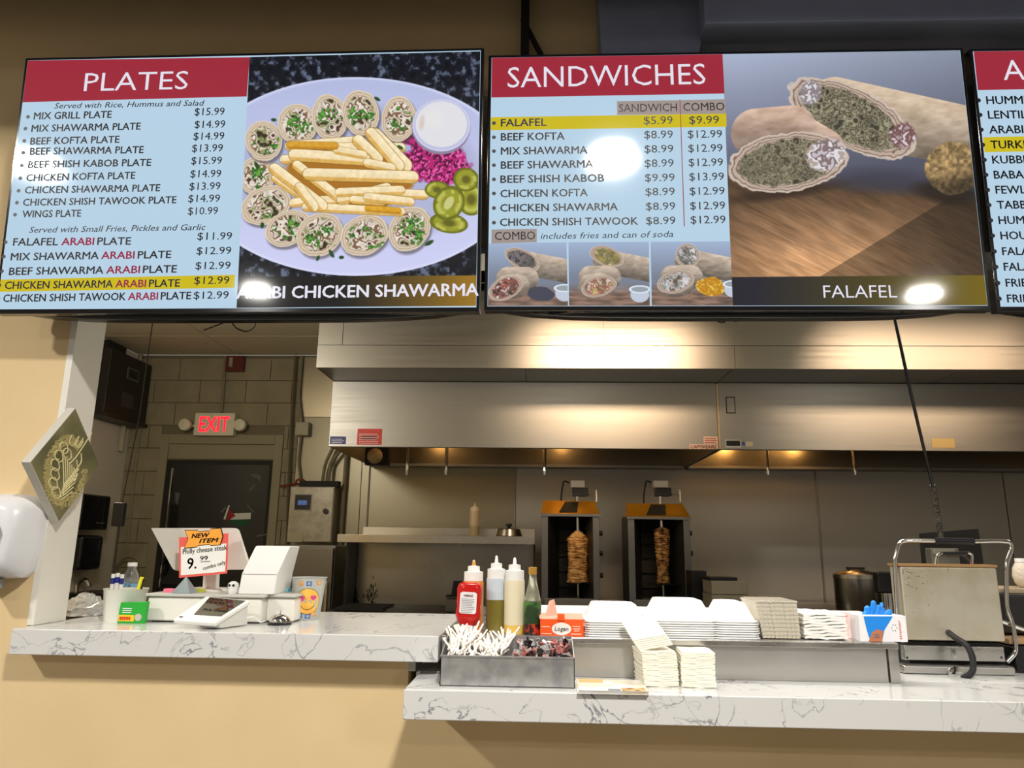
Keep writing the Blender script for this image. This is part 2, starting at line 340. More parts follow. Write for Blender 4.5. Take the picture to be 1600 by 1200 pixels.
def hood(x0, x1, label, nozzles, bulbs, glow=.5):
    t = thing('extractor_hood', label, 'hood', (x0, HY, HZ)); W = x1-x0
    G().box(0, W, 0, .012, 0, HZT-HZ-.012).box(0, W, .012, .035, 0, .012).build('front_panel', STEEL, t, bevel=.003)
    G().box(0, .012, .036, 1.28, 0, HZT-HZ-.012).build('end_panel', STEEL, t, bevel=.002)
    G().box(W-.012, W, .036, 1.28, 0, HZT-HZ-.012).build('end_panel', STEEL, t, bevel=.002)
    G().box(.013, W-.013, 1.14, 1.28, -.012, .012).build('rear_lip', STEEL, t, bevel=.003)
    m = mat('hood_lining', (.34, .30, .23), .26, 1, bump=(40, .15, .002), stretch=(.2, 1, 6))
    G().box(.013, W-.013, 1.20, 1.28, .012, HZT-HZ-.02).build('back_panel', m, t)
    G().box(.013, W-.013, .036, 1.2, HZT-HZ-.02, HZT-HZ-.012).build('top_panel', m, t)
    for px in nozzles:
        p = at(px, 742, HY+.55); q = at(px+2, 700, HY+.55)
        g = G(); g.cyl((p.x-x0, .55, q.z-HZ+.1), (p.x-x0, .55, p.z-HZ+.03), .012, n=8); g.cyl((p.x-x0, .55, p.z-HZ+.03), (p.x-x0, .55, p.z-HZ), .020, .014, n=10)
        g.build('nozzle_pipe', CHROME, t, smooth=True)
    for bx_ in bulbs:
        h = G().lathe([(.05, .09), (.055, .05), (.045, .0), (.02, -.03), (.002, -.035)][::-1], 16, (bx_, .45, .3)).build('hood_lamp', mat('hood_lamp_glow', (1, .55, .18), .4, emit=9), t, smooth=True)
        l = bpy.data.lights.new('hood_light', 'POINT'); l.energy = glow; l.color = (1, .50, .14); l.shadow_soft_size = .05
        lo = bpy.data.objects.new('hood_light', l); COL.objects.link(lo); lo.location = (x0+bx_, HY+.85, HZ+.22)
    return t
XN = 4.3
h1 = hood(SX-.003, HX-.012, 'stainless extractor hood with the red and blue stickers, left of the seam', [636, 697, 851], [.55, 1.65])
h2 = hood(HX+.002, XN, 'stainless extractor hood right of the seam, above the press grill', [1200, 1336], [.42, 1.02], 1.9)
p = at(585, 712, HY+.5)
g = G().lathe([(.03, 0), (.055, .02), (.06, .05), (.045, .085), (.02, .1)], 18).build('hood_bulb', mat('frosted_bulb', rgb(190, 165, 120), .3), h1, smooth=True)
g.rotation_euler = (PI/2, 0, 0); g.location = (p.x-(SX-.003), .56, p.z-HZ)
G().box(-.09, .09, 0, .08, -.06, .09).build('lamp_bracket', BLACKM, h1).location = (p.x-(SX-.003), .575, p.z-HZ)
def hs(parent, px0, py0, px1, py1, m, name, Y=HY, dy=.001, x0=0):
    A = at(px0, py0, Y); B = at(px1, py1, Y); o = parent.location
    return G().box(A.x-o.x, B.x-o.x, A.y-o.y-dy-.0008, A.y-o.y-dy+.0008, B.z-o.z, A.z-o.z).build(name, m, parent)
stR = hs(h1, 559, 670, 596, 695, mat('red_sticker', rgb(206, 62, 56), .5), 'warning_sticker')
stB = hs(h1, 516, 682, 540, 694, mat('blue_sticker', rgb(44, 54, 132), .5), 'warning_sticker')
inkW = mat('ink_white', rgb(235, 235, 235), .6); inkK = mat('ink_black', rgb(25, 25, 28), .7); inkG = mat('ink_grey', rgb(100, 98, 98), .7)
def lines(parent, par0, px0, py0, px1, py1, n, m, Y=HY, dy=.0025, frac=.35):
    o = par0.location; g = G()
    for i in range(n):
        y = py0+(py1-py0)*(i+.5)/n; h = (py1-py0)/n*frac; e = px0+(px1-px0)*random.uniform(.8, 1)
        A = at(px0, y-h/2, Y); B = at(e, y+h/2, Y)
        g.add([(A.x-o.x, A.y-o.y-dy, A.z-o.z), (B.x-o.x, A.y-o.y-dy, A.z-o.z), (B.x-o.x, A.y-o.y-dy, B.z-o.z), (A.x-o.x, A.y-o.y-dy, B.z-o.z)], [(0, 1, 2, 3)])
    return tag(g.build('fine_print', m, parent), kind='stuff')
lines(stR, h1, 561, 677, 594, 694, 6, inkW); lines(stR, h1, 565, 680, 590, 688, 2, inkK, dy=.003)
lines(stB, h1, 518, 685, 538, 693, 3, inkW)
pk = mat('pink_sticker', rgb(224, 190, 170), .6)
s1 = hs(h1, 1077, 694, 1122, 702, pk, 'maker_sticker'); s2 = hs(h1, 1099, 682, 1122, 693.5, pk, 'warning_sticker')
lines(s2, h1, 1101, 684, 1121, 693, 3, mat('ink_red', rgb(170, 60, 50), .7))
def wtext(s, m, parent, par0, px0, py, px1, cap_px, Y, dy=.003, bold=0, ital=0, name='lettering'):
    o = par0.location; A = at(px0, py, Y); B = at(px1, py, Y); C_ = at(px0, py-cap_px, Y)
    return text(s, m, parent, (A.x-o.x, A.y-o.y-dy, A.z-o.z), (1, 0, 0), (0, 0, 1), B.x-A.x, C_.z-A.z, bold=bold, ital=ital, name=name)
wtext('CAPTIVEAIRE', mat('ink_red', rgb(150, 40, 36), .7), s1, h1, 1079, 700.5, 1120, 5, HY, ital=.2, bold=.02)
s3 = hs(h2, 1133, 687, 1158, 699.5, mat('foil_sticker', rgb(200, 200, 194), .5), 'rating_sticker')
b_ = hs(h2, 1134.5, 688.5, 1156.5, 697, dk, 'rating_plate', dy=.003)
hs(h2, 1159, 690.5, 1164, 696, mat('blue_label', rgb(70, 80, 160), .5), 'small_sticker'); hs(h2, 1165, 690, 1176.5, 697.5, mat('cream_label', rgb(214, 204, 170), .5), 'small_sticker')
hs(h2, 1455, 685, 1492, 700, mat('faded_tape', rgb(166, 146, 96), .6), 'tape_patch')
fr = hs(h2, 1133.5, 620, 1149.5, 646, BLACKM, 'access_plate'); hs(h2, 1135, 621.5, 1148, 644.5, STEEL, 'plate_face', dy=.003)
G().box(HX-.011, HX+.001, HY-.004, HY+.01, HZ+.002, HZT-.02).build('seam_cover', mat('seam_strip', rgb(200, 180, 140), .4, .6), h2).location = (-h2.location.x, -h2.location.y, -h2.location.z)
# ------------------------------------------------------------------ menu screens
TVW, TVH = 1.46, .835
Z1 = (370, 60, 2.7275); Z0 = (0, 60, 2.7275); Z2 = (750, 60, 2.7275); Z3 = (1120, 60, 2.7275)
def zp(o, x, y): return (o[0]+x/o[2], o[1]+y/o[2])
class Screen:
    def __init__(s, label, c, yaw, tilt, emit_white):
        s.c = Vector(c)
        ax = Vector((math.cos(yaw), math.sin(yaw), 0)); n0 = Vector((-math.sin(yaw), math.cos(yaw), 0)); up = Vector((0, 0, 1))*math.cos(tilt)-n0*math.sin(tilt); n = ax.cross(up)*-1
        # local axes: x = ax, y = into the wall, z = up
        yv = up.cross(ax)
        s.M = Matrix(((ax.x, yv.x, up.x, s.c.x), (ax.y, yv.y, up.y, s.c.y), (ax.z, yv.z, up.z, s.c.z), (0, 0, 0, 1))); s.Mi = s.M.inverted()
        s.o = thing('menu_screen', label, 'screen', c); s.o.rotation_euler = s.M.to_euler()
        W, H = TVW/2, TVH/2
        G().box(-W, W, -.004, .03, -H, H).build('bezel', mat('screen_bezel', (.006, .006, .007), .12, coat=.6), s.o, bevel=.003)
        g = G(); pts = []
        for i in range(13): t = i/12; pts.append((-W+.02+t*(TVW-.04), -H-.012+.030*abs(2*t-1)**5))
        g.prism(pts+[(W-.06, H-.05), (-W+.06, H-.05)], .03, .085); g.build('rear_shell', mat('shell_black', (.010, .010, .011), .25), s.o, bevel=.012)
        s.face = G().box(-W+.010, W-.010, -.0052, -.003, -H+.014, H-.010).build('screen_glass', s.em('screen_white', rgb(181, 208, 228), emit_white), s.o)
    def em(s, name, col, k=1.):
        if name in MC: return MC[name]
        m = bpy.data.materials.new(name); m.use_nodes = True; b = m.node_tree.nodes['Principled BSDF']
        b.inputs['Base Color'].default_value = (.01, .01, .01, 1); b.inputs['Roughness'].default_value = .06; b.inputs['Specular IOR Level'].default_value = .45
        b.inputs['Emission Color'].default_value = (*col, 1); b.inputs['Emission Strength'].default_value = k
        MC[name] = m; return m
    def L(s, x, y):                     # photo pixel -> local x, z on the screen face
        r = ray(x, y); a = s.Mi@EYE; d = s.Mi.to_3x3()@r; k = -a.y/d.y; p = a+d*k; return (p.x, p.z)
    def cl(s, q): return (max(-TVW/2+.011, min(TVW/2-.011, q[0])), max(-TVH/2+.015, min(TVH/2-.011, q[1])))
    def poly(s, o, pts, m, name='colour_band', d=.0062):
        q = [s.cl(s.L(*zp(o, *p))) for p in pts]
        g = G(); g.add([(x, -d, z) for x, z in q], [tuple(range(len(q)))]); return g.build(name, m, s.face, fix=False)
    def txt(s, o, st, m, x0, y0, x1, y1, cap, bold=.0, ital=0, nat=None):
        a = Vector(s.L(*zp(o, x0, y0))); b = Vector(s.L(*zp(o, x1, y1))); c = Vector(s.L(*zp(o, x0, y0-cap)))
        d = (b-a); u = d.normalized(); h = abs(c.y-a.y)
        return text(st, m, s.face, (a.x, -.0068, a.y), (u.x, 0, u.y), (-u.y, 0, u.x), None if nat else d.length, h, bold=bold, ital=ital)
    def dots(s, o, pts, m, r=9):
        for x, y in pts:
            c = Vector(s.L(*zp(o, x, y))); k = r/2.7275*.0019
            G().add([(c.x+k*math.cos(i*PI/5), -.0068, c.y+k*math.sin(i*PI/5)) for i in range(10)], [tuple(range(10))]).build('bullet', m, s.face, fix=False)
    def photo(s, o, corners, paint, res, name='food_photo', k=1.0, d=.0058):
        q = [s.cl(s.L(*zp(o, *p))) for p in corners]          # four corners, top left first, clockwise
        g = G(); g.add([(x, -d, z) for x, z in q], [(3, 2, 1, 0)])
        ob = g.build(name, None or s.em('tmp', (0, 0, 0), 0), s.face, fix=False); me = ob.data
        Wp, Hp = res
        xs = np.array([p[0] for p in q]); zs = np.array([p[1] for p in q]); x0, x1, z0, z1 = xs.min(), xs.max(), zs.min(), zs.max()
        uv = me.uv_layers.new(name='UVMap')
        for l in me.loops: v = me.vertices[l.vertex_index].co; uv.data[l.index].uv = ((v.x-x0)/(x1-x0), (v.z-z0)/(z1-z0))
        U, V = np.meshgrid(x0+(np.arange(Wp)+.5)/Wp*(x1-x0), z0+(np.arange(Hp)+.5)/Hp*(z1-z0))
        P = [s.M[i][0]*U+s.M[i][2]*V+s.M[i][3]-(0, 0, HC)[i] for i in range(3)]
        dt = lambda a: P[0]*a.x+P[1]*a.y+P[2]*a.z
        D = dt(FW); X = 800+FOC*dt(RT)/D; Y = 600-FOC*dt(UP)/D
        X = (X-o[0])*o[2]; Y = (Y-o[1])*o[2]
        C = np.clip(paint(X, Y), 0, 1); im = bpy.data.images.new(name, Wp, Hp); A = np.ones((Hp, Wp, 4), np.float32); A[..., :3] = C
        im.pixels.foreach_set(A.ravel()); im.update(); im.pack()
        m = bpy.data.materials.new(name+'_display'); m.use_nodes = True; b = m.node_tree.nodes['Principled BSDF']; t = m.node_tree.nodes.new('ShaderNodeTexImage'); t.image = im
        b.inputs['Base Color'].default_value = (.01, .01, .01, 1); b.inputs['Roughness'].default_value = .06; b.inputs['Specular IOR Level'].default_value = .45
        m.node_tree.links.new(t.outputs[0], b.inputs['Emission Color']); b.inputs['Emission Strength'].default_value = k
        me.materials.clear(); me.materials.append(m); return ob
T1 = Screen('menu screen headed PLATES with a photo of wraps and fries, left of the three', (-.906, 1.979, 2.468), -.012, .060, 1)
T2 = Screen('menu screen headed SANDWICHES with a photo of falafel wraps, middle of the three', (.563, 2.02, 2.486), -.003, .041, 1)
T3 = Screen('menu screen cut off by the right edge, black framed with a red header', (.563+1.482, 2.025, 2.486), 0.0, .045, 1)
red = T1.em('band_red', rgb(158, 42, 58)); yel = T1.em('band_yellow', rgb(203, 184, 22)); tan = T1.em('band_tan', rgb(160, 146, 140))
ink = mat('screen_ink', (.012, .014, .02), .4); redt = T1.em('text_red', rgb(150, 45, 70)); wht = T1.em('text_white', rgb(226, 224, 236)); rline = T1.em('line_red', rgb(150, 60, 70)); gr = T1.em('text_grey', rgb(60, 66, 78))
# -- little raster painter working on arrays of picture coordinates
def vnoise(X, Y, sc, seed):
    x = X/sc; y = Y/sc; xi = np.floor(x).astype(np.int64); yi = np.floor(y).astype(np.int64); fx = x-xi; fy = y-yi; fx = fx*fx*(3-2*fx); fy = fy*fy*(3-2*fy)
    def h(a, b):
        n = (a*374761393+b*668265263+seed*974634777) & 0x7fffffff; n = ((n ^ (n >> 13))*1274126177) & 0x7fffffff; return ((n ^ (n >> 16)) & 0xffff)/65535.
    return (h(xi, yi)*(1-fx)+h(xi+1, yi)*fx)*(1-fy)+(h(xi, yi+1)*(1-fx)+h(xi+1, yi+1)*fx)*fy
def fbm(X, Y, sc, seed, o=3): return sum(vnoise(X, Y, sc/2**k, seed+k)*.5**k for k in range(o))/sum(.5**k for k in range(o))
def c3(*c): return np.array(c)/255.
class Paint:
    def __init__(s, X, Y, base): s.X = X; s.Y = Y; s.C = np.ones(X.shape+(3,))*base
    def mix(s, m, col):
        m = m[..., None]; s.C = s.C*(1-m)+(col if isinstance(col, np.ndarray) and col.ndim == 3 else np.asarray(col))*m
    def er(s, cx, cy, a, b, ang=0, wob=0, seed=0):
        t = math.radians(ang); dx = s.X-cx; dy = s.Y-cy; u = dx*math.cos(t)+dy*math.sin(t); v = -dx*math.sin(t)+dy*math.cos(t)
        r = np.sqrt((u/a)**2+(v/b)**2)
        if wob: r = r+(fbm(s.X, s.Y, 30, seed)-.5)*wob
        return r, u/a, v/b
    def sm(s, r, e=.03): return np.clip((1-r)/e, 0, 1)
    def mott(s, cols, sc, seed):
        n = vnoise(s.X*.8+s.Y*.6+fbm(s.X, s.Y, sc*1.3, seed+9)*sc, s.Y*.8-s.X*.6, sc, seed)*.65+vnoise(s.X, s.Y, sc*.45, seed+5)*.35; n = np.clip((n-.2)/.6, 0, .999)*(len(cols)-1); i = n.astype(int); f = np.clip((n-i-.35)*3, 0, 1)[..., None]
        T = np.array(cols); return T[i]*(1-f)+T[np.minimum(i+1, len(cols)-1)]*f
    def caps(s, x0, y0, x1, y1, w, col, hi, lo):
        dx, dy = x1-x0, y1-y0; L = dx*dx+dy*dy; t = np.clip(((s.X-x0)*dx+(s.Y-y0)*dy)/L, 0, 1); px = s.X-x0-t*dx; py = s.Y-y0-t*dy; d = np.maximum(np.abs(px*dy-py*dx)/math.sqrt(L), 0)
        dd = np.sqrt(px*px+py*py); side = (px*dy-py*dx)/math.sqrt(L)/w*(-1 if dx > 0 else 1)
        s.mix(np.clip((w*1.14-dd)/5, 0, 1)*.75, np.array(lo)*.62)
        m = np.clip((w-dd)/2.5, 0, 1); q = np.clip(side*.9+.5, 0, 1)[..., None]; n = (fbm(s.X, s.Y, 14, int(x0)) - .5)[..., None]*.10
        s.mix(m, np.clip((q-.74)*6, 0, 1)*(np.array(lo)*.45+np.array(col)*.55)+(1-np.clip((q-.74)*6, 0, 1))*(np.array(hi)*(1-q*.4)+np.array(col)*q*.4)+n*1.3)
def plate(X, Y):
    p = Paint(X, Y, c3(22, 24, 32)); n = fbm(X, Y, 22, 3, 4); p.mix(np.clip((n-.55)*5, 0, 1), c3(96, 106, 128)); p.mix(np.clip((.4-n)*5, 0, 1), c3(10, 11, 16))
    r, u, v = p.er(510, 592, 690, 424); p.mix(p.sm(r, .012), c3(196, 200, 236))
    sh = np.clip((v+1)/2, 0, 1)[..., None]; p.mix(p.sm(r, .012), c3(178, 186, 222)*(1-sh)+c3(206, 208, 244)*sh)
    p.mix(p.sm(r, .01)*np.clip((r-.965)*40, 0, 1)*.7, c3(222, 226, 250)); r2, _, _ = p.er(510, 592, 560, 318); p.mix(p.sm(r2, .10)*.55, c3(160, 164, 196))
    # cabbage
    r, _, _ = p.er(850, 535, 155, 105, 15, .5, 8); f = vnoise(X*.3+Y, Y*.3-X, 10, 4); f2 = vnoise(X-Y*.5, Y+X*.9, 9, 9)
    p.mix(p.sm(r, .15), np.where((f > .5)[..., None], c3(178, 34, 112), c3(96, 14, 62))); p.mix(p.sm(r, .15)*np.clip((f2-.62)*8, 0, 1), c3(226, 92, 168))
    r, _, _ = p.er(725, 430, 80, 26, 25, .4, 2); p.mix(p.sm(r, .2), np.where((f > .5)[..., None], c3(190, 40, 120), c3(110, 18, 70)))
    rolls = [(88, 592, 76, 84, 0), (118, 440, 80, 88, -12), (262, 370, 86, 88, 10), (398, 340, 78, 100, -10), (530, 322, 80, 100, -12), (692, 348, 74, 100, 5), (128, 714, 112, 80, -22), (222, 812, 104, 74, -25), (355, 838, 106, 90, -35), (545, 842, 108, 84, -25), (738, 815, 84, 104, 35)]
    for i, (cx, cy, a, b, g) in enumerate(rolls):
        r, u, v = p.er(cx+6, cy+12, a*1.06, b*1.06, g); p.mix(p.sm(r, .12)*.6, c3(74, 66, 70))
        r, u, v = p.er(cx, cy, a, b, g, .10, i); rr = np.abs((r*9) % 1-.5)
        p.mix(p.sm(r, .04), c3(214, 196, 172)-(np.clip(v, -1, 1)*.0)[..., None]); p.mix(p.sm(r, .04)*np.clip((rr-.33)*8, 0, 1)*.7, c3(150, 126, 104)); p.mix(p.sm(r, .04)*np.clip((r-.94)*20, 0, 1)*.8, c3(240, 228, 206))
        r, u, v = p.er(cx, cy, a*.78, b*.78, g, .22, i+20); fill = p.mott([c3(84, 58, 46), c3(206, 194, 180), c3(232, 224, 212), c3(128, 96, 72), c3(214, 202, 190), c3(150, 150, 104), c3(62, 44, 38)], 30, 40+i)
        p.mix(p.sm(r, .12), fill); gn = vnoise(X, Y, 9, 70+i)*vnoise(X, Y, 48, 90+i); r, _, _ = p.er(cx+a*.1, cy+b*.12, a*.8, b*.6, g+40, .5, i); p.mix(p.sm(r, .2)*np.clip((gn-.27)*9, 0, 1), c3(44, 104, 30)); p.mix(p.sm(r, .2)*np.clip((gn-.45)*9, 0, 1), c3(104, 160, 62))
    Fc, Fh, Fl = c3(226, 192, 130), c3(246, 228, 188), c3(206, 150, 42)
    r, _, _ = p.er(470, 600, 290, 150, 5, .25, 5); p.mix(p.sm(r, .08), c3(168, 112, 34))
    for q in [(228, 462, 520, 440, 21), (420, 470, 700, 470, 22), (590, 420, 715, 545, 34), (205, 520, 400, 500, 20), (300, 700, 460, 690, 22), (520, 440, 600, 515, 26), (575, 410, 690, 545, 26), (170, 600, 300, 690, 20), (250, 500, 545, 520, 27), (560, 535, 660, 555, 20), (260, 545, 460, 700, 22), (430, 480, 540, 500, 18),
              (600, 660, 800, 670, 21), (310, 582, 750, 595, 27), (245, 705, 330, 690, 20), (300, 722, 700, 742, 20), (450, 690, 640, 640, 22), (440, 660, 700, 650, 20), (165, 560, 365, 715, 25), (500, 690, 620, 700, 18), (560, 680, 740, 700, 20), (270, 640, 330, 720, 22)]:
        p.caps(*q, Fc, Fh, Fl)
    p.caps(230, 458, 420, 462, 17, c3(206, 150, 40), c3(214, 160, 52), c3(170, 108, 20)); p.caps(560, 728, 690, 738, 14, c3(214, 158, 40), c3(222, 166, 46), c3(180, 118, 22))
    for i, (cx, cy, a, b, g) in enumerate([(1000, 690, 60, 70, 0), (978, 605, 56, 52, 10), (855, 648, 54, 38, 0), (905, 790, 84, 44, 8), (905, 705, 66, 78, 30)]):
        r, u, v = p.er(cx, cy, a, b, g); p.mix(p.sm(r, .05), c3(104, 108, 22)); p.mix(p.sm(r, .05)*np.clip((.86-r)*8, 0, 1), c3(150, 152, 44)); p.mix(p.sm(r, .05)*np.clip(.25-np.abs(r-.66), 0, 1)*3*(vnoise(X, Y, 20, i) > .5), c3(206, 206, 110)); p.mix(np.clip((.42-r)*5, 0, 1)*.8, c3(88, 84, 30))
    r, u, v = p.er(905, 705, 22, 36, 30); p.mix(p.sm(r, .3)*.8, c3(224, 226, 150))
    r, u, v = p.er(872, 382, 127, 118); p.mix(p.sm(r, .03), c3(140, 132, 156)); r, u, v = p.er(873, 374, 125, 113); p.mix(p.sm(r, .02), c3(192, 192, 224)); p.mix(p.sm(r, .02)*np.clip(.02-np.abs(r-.95), 0, 1)*40, c3(226, 226, 246))
    r, u, v = p.er(873, 370, 111, 99); p.mix(p.sm(r, .03), c3(222, 222, 228)); r, u, v = p.er(840, 350, 50, 60, 0, .5, 2); p.mix(p.sm(r, .6)*.4, c3(236, 232, 224)); r, u, v = p.er(790, 365, 14, 40, 10, .3, 2); p.mix(p.sm(r, .5)*.6, c3(206, 186, 170))
    for i, (cx, cy) in enumerate([(160, 352), (600, 262), (405, 918), (112, 800), (350, 938), (820, 875), (448, 936), (700, 470), (88, 545)]):
        r, _, _ = p.er(cx, cy, 14+5*(i % 3), 9, 30*i, .8, i); p.mix(p.sm(r, .4), c3(40, 74, 36))
    bar = np.clip((Y-1012+X*.006-5)/3, 0, 1); t = np.clip((X-430)/560, 0, 1)[..., None]; p.mix(bar, c3(26, 26, 26)*(1-t)+c3(150, 112, 32)*t)
    return p.C
def wrap(p, body, face, fa, seed, cols, sc=18, tint=(196, 178, 160)):
    for (x0, y0, x1, y1, w) in body:
        dx, dy = x1-x0, y1-y0; L = dx*dx+dy*dy; t = np.clip(((p.X-x0)*dx+(p.Y-y0)*dy)/L, 0, 1); px = p.X-x0-t*dx; py = p.Y-y0-t*dy; dd = np.sqrt(px*px+py*py)/w; sd = np.clip(py/w*.5+.5, 0, 1)[..., None]
        n = (fbm(p.X*.7+p.Y*.2, p.Y*1.5, sc*1.5, seed)-.5)[..., None]*.22
        p.mix(np.clip((1-dd)*w/3, 0, 1), (c3(*tint)*(1.06-sd*.55)+n))
    cx, cy, a, b = face
    r, u, v = p.er(cx, cy, a, b, fa, .12, seed); rr = np.abs((r*11) % 1-.5); p.mix(p.sm(r, .04), c3(190, 170, 154)); p.mix(p.sm(r, .04)*np.clip((rr-.3)*6, 0, 1), c3(120, 98, 86)); p.mix(p.sm(r, .04)*np.clip((r-.93)*20, 0, 1)*.8, c3(226, 214, 204))
    r, u, v = p.er(cx, cy, a*.82, b*.80, fa, .25, seed+1); p.mix(p.sm(r, .1), p.mott(cols, sc, seed+2)); sh = np.clip(fbm(p.X, p.Y, sc*3, seed+3)-.4, 0, 1)*1.4; p.mix(p.sm(r, .1)*sh, c3(70, 66, 56))
GREEN = [c3(66, 60, 48), c3(112, 108, 86), c3(158, 152, 126), c3(96, 92, 70), c3(136, 128, 108), c3(70, 60, 46), c3(146, 140, 118)]
def falafel(X, Y):
    p = Paint(X, Y, c3(140, 150, 178)); t = np.clip((Y-60)/480, 0, 1)[..., None]; s = np.clip((X-100)/1000, 0, 1)[..., None]
    p.C = c3(172, 182, 206)*(1-t)+c3(96, 98, 118)*t; p.C = p.C*(1-s*.22)
    wd = fbm(X*.25+Y*.10, Y*1.2-X*.62, 26, 5, 4); w2 = fbm(X*.1, Y*2-X*1.0, 10, 9, 3)
    wood = c3(148, 112, 80)*(.80+.4*wd[..., None])+(w2[..., None]-.5)*.14
    lit = np.clip((Y-640)/300, 0, 1)*np.clip(1.3-np.abs(X-450)/520, .2, 1); wood = wood*(.55+.85*lit[..., None])
    seam = (Y-1000)+(X-470)*.612; dark = np.clip(seam/4, 0, 1)[..., None]; wood = wood*(1-.38*dark)+c3(30, 26, 16)*dark*.2; wood = wood*(1-.5*np.clip(1-np.abs(seam)/3, 0, 1)[..., None])
    p.mix(np.clip((Y-585+(X-560)*-.10)/70, 0, 1), wood)
    r, _, _ = p.er(700, 610, 330, 70, 2); p.mix(np.clip((1-r)*1.5, 0, 1)*.7, c3(56, 54, 66)); r, _, _ = p.er(980, 660, 190, 60, 6); p.mix(np.clip((1-r)*2, 0, 1)*.8, c3(34, 26, 20)); r, _, _ = p.er(280, 660, 330, 36, -8); p.mix(np.clip((1-r)*1.6, 0, 1)*.7, c3(44, 32, 26))
    wrap(p, [(500, 296, 1150, 440, 128), (700, 370, 1150, 440, 120)], (572, 345, 300, 128), 27, 11, GREEN, 24, (206, 184, 160))
    r, _, _ = p.er(790, 420, 60, 60, 30, .4, 4); p.mix(p.sm(r, .2), p.mott([c3(170, 150, 156), c3(120, 84, 84), c3(210, 200, 206)], 20, 3)); r, _, _ = p.er(395, 235, 55, 60, 30, .3, 4); p.mix(p.sm(r, .3), p.mott([c3(196, 190, 196), c3(140, 130, 134), c3(216, 212, 216)], 16, 6))
    wrap(p, [(165, 410, 320, 396, 108), (320, 402, 452, 478, 92)], (300, 532, 262, 128), -8, 31, GREEN, 26, (206, 176, 156))
    r, _, _ = p.er(460, 500, 90, 75, -10, .3, 9); p.mix(p.sm(r, .2), p.mott([c3(196, 188, 196), c3(130, 112, 112), c3(222, 218, 226), c3(176, 160, 150)], 26, 13)); r, _, _ = p.er(235, 540, 150, 92, -6, .25, 2); p.mix(p.sm(r, .15)*.6, p.mott(GREEN, 22, 77))
    r, u, v = p.er(1002, 558, 122, 116, 0, .12, 3); n = fbm(X, Y, 16, 8, 4)[..., None]; p.mix(p.sm(r, .05), (c3(150, 124, 84)*(.45+1.1*n))*(1.05-.55*np.clip(v+.3*u+.2, 0, 1)[..., None]))
    bar = np.clip((Y-1019+X*.008)/3, 0, 1); q = np.clip((X-150)/1000, 0, 1)[..., None]; p.mix(bar, c3(34, 34, 44)*(1-q)+c3(116, 98, 18)*q)
    return p.C
def thumb(x0, y0, kind):
    def f(X, Y):
        X = X-x0; Y = Y-y0; p = Paint(X, Y, c3(150, 165, 190)); t = np.clip(Y/150, 0, 1)[..., None]; p.C = c3(160, 178, 208)*(1-t)+c3(120, 128, 146)*t
        n = fbm(X*.3, Y*2, 16, 5)[..., None]; p.mix(np.clip((Y-170)/50, 0, 1), c3(136, 110, 96)*(.6+.7*n))
        mix = [[c3(60, 60, 70), c3(120, 110, 110), c3(90, 92, 100)], [c3(190, 170, 80), c3(150, 140, 90), c3(220, 200, 150)], [c3(190, 186, 196), c3(120, 120, 110), c3(210, 206, 214)]][kind]
        m2 = [[c3(60, 56, 56), c3(150, 90, 80), c3(220, 216, 216)], [c3(200, 180, 120), c3(170, 110, 100), c3(220, 214, 190)], [c3(150, 158, 150), c3(214, 210, 214), c3(120, 100, 80)]][kind]
        fx = [(150, 68, 80, 42, 25), (160, 60, 75, 42, 20), (155, 58, 52, 52, 30)][kind]
        wrap(p, [(150, 80, 350, 120, 52)], fx[:4], fx[4], 7+kind, mix, 12)
        fy = [(80, 190, 78, 48, -25), (125, 188, 78, 44, -15), (105, 170, 82, 48, -15)][kind]
        wrap(p, [(90, 150, 170, 150, 52), (90, 185, 130, 180, 52)], fy[:4], fy[4], 17+kind, m2, 12)
        if kind == 0: r, u, v = p.er(230, 215, 58, 32, 5, .3, 3); p.mix(p.sm(r, .1), c3(70, 70, 86))
        cx, cy = [(330, 190), (300, 200), (350, 180)][kind]
        if kind == 2: r, u, v = p.er(255, 190, 66, 42, 5, .2, 3); p.mix(p.sm(r, .1), p.mott([c3(214, 170, 50), c3(190, 130, 30), c3(226, 190, 90)], 14, 3))
        r, u, v = p.er(cx, cy+22, 42, 36); p.mix(p.sm(r, .1), c3(190, 200, 216)); r, u, v = p.er(cx, cy, 48, 18); p.mix(p.sm(r, .06), c3(214, 226, 240)); r, u, v = p.er(cx, cy, 38, 12); p.mix(p.sm(r, .1), c3(150, 160, 166))
        return p.C
    return f
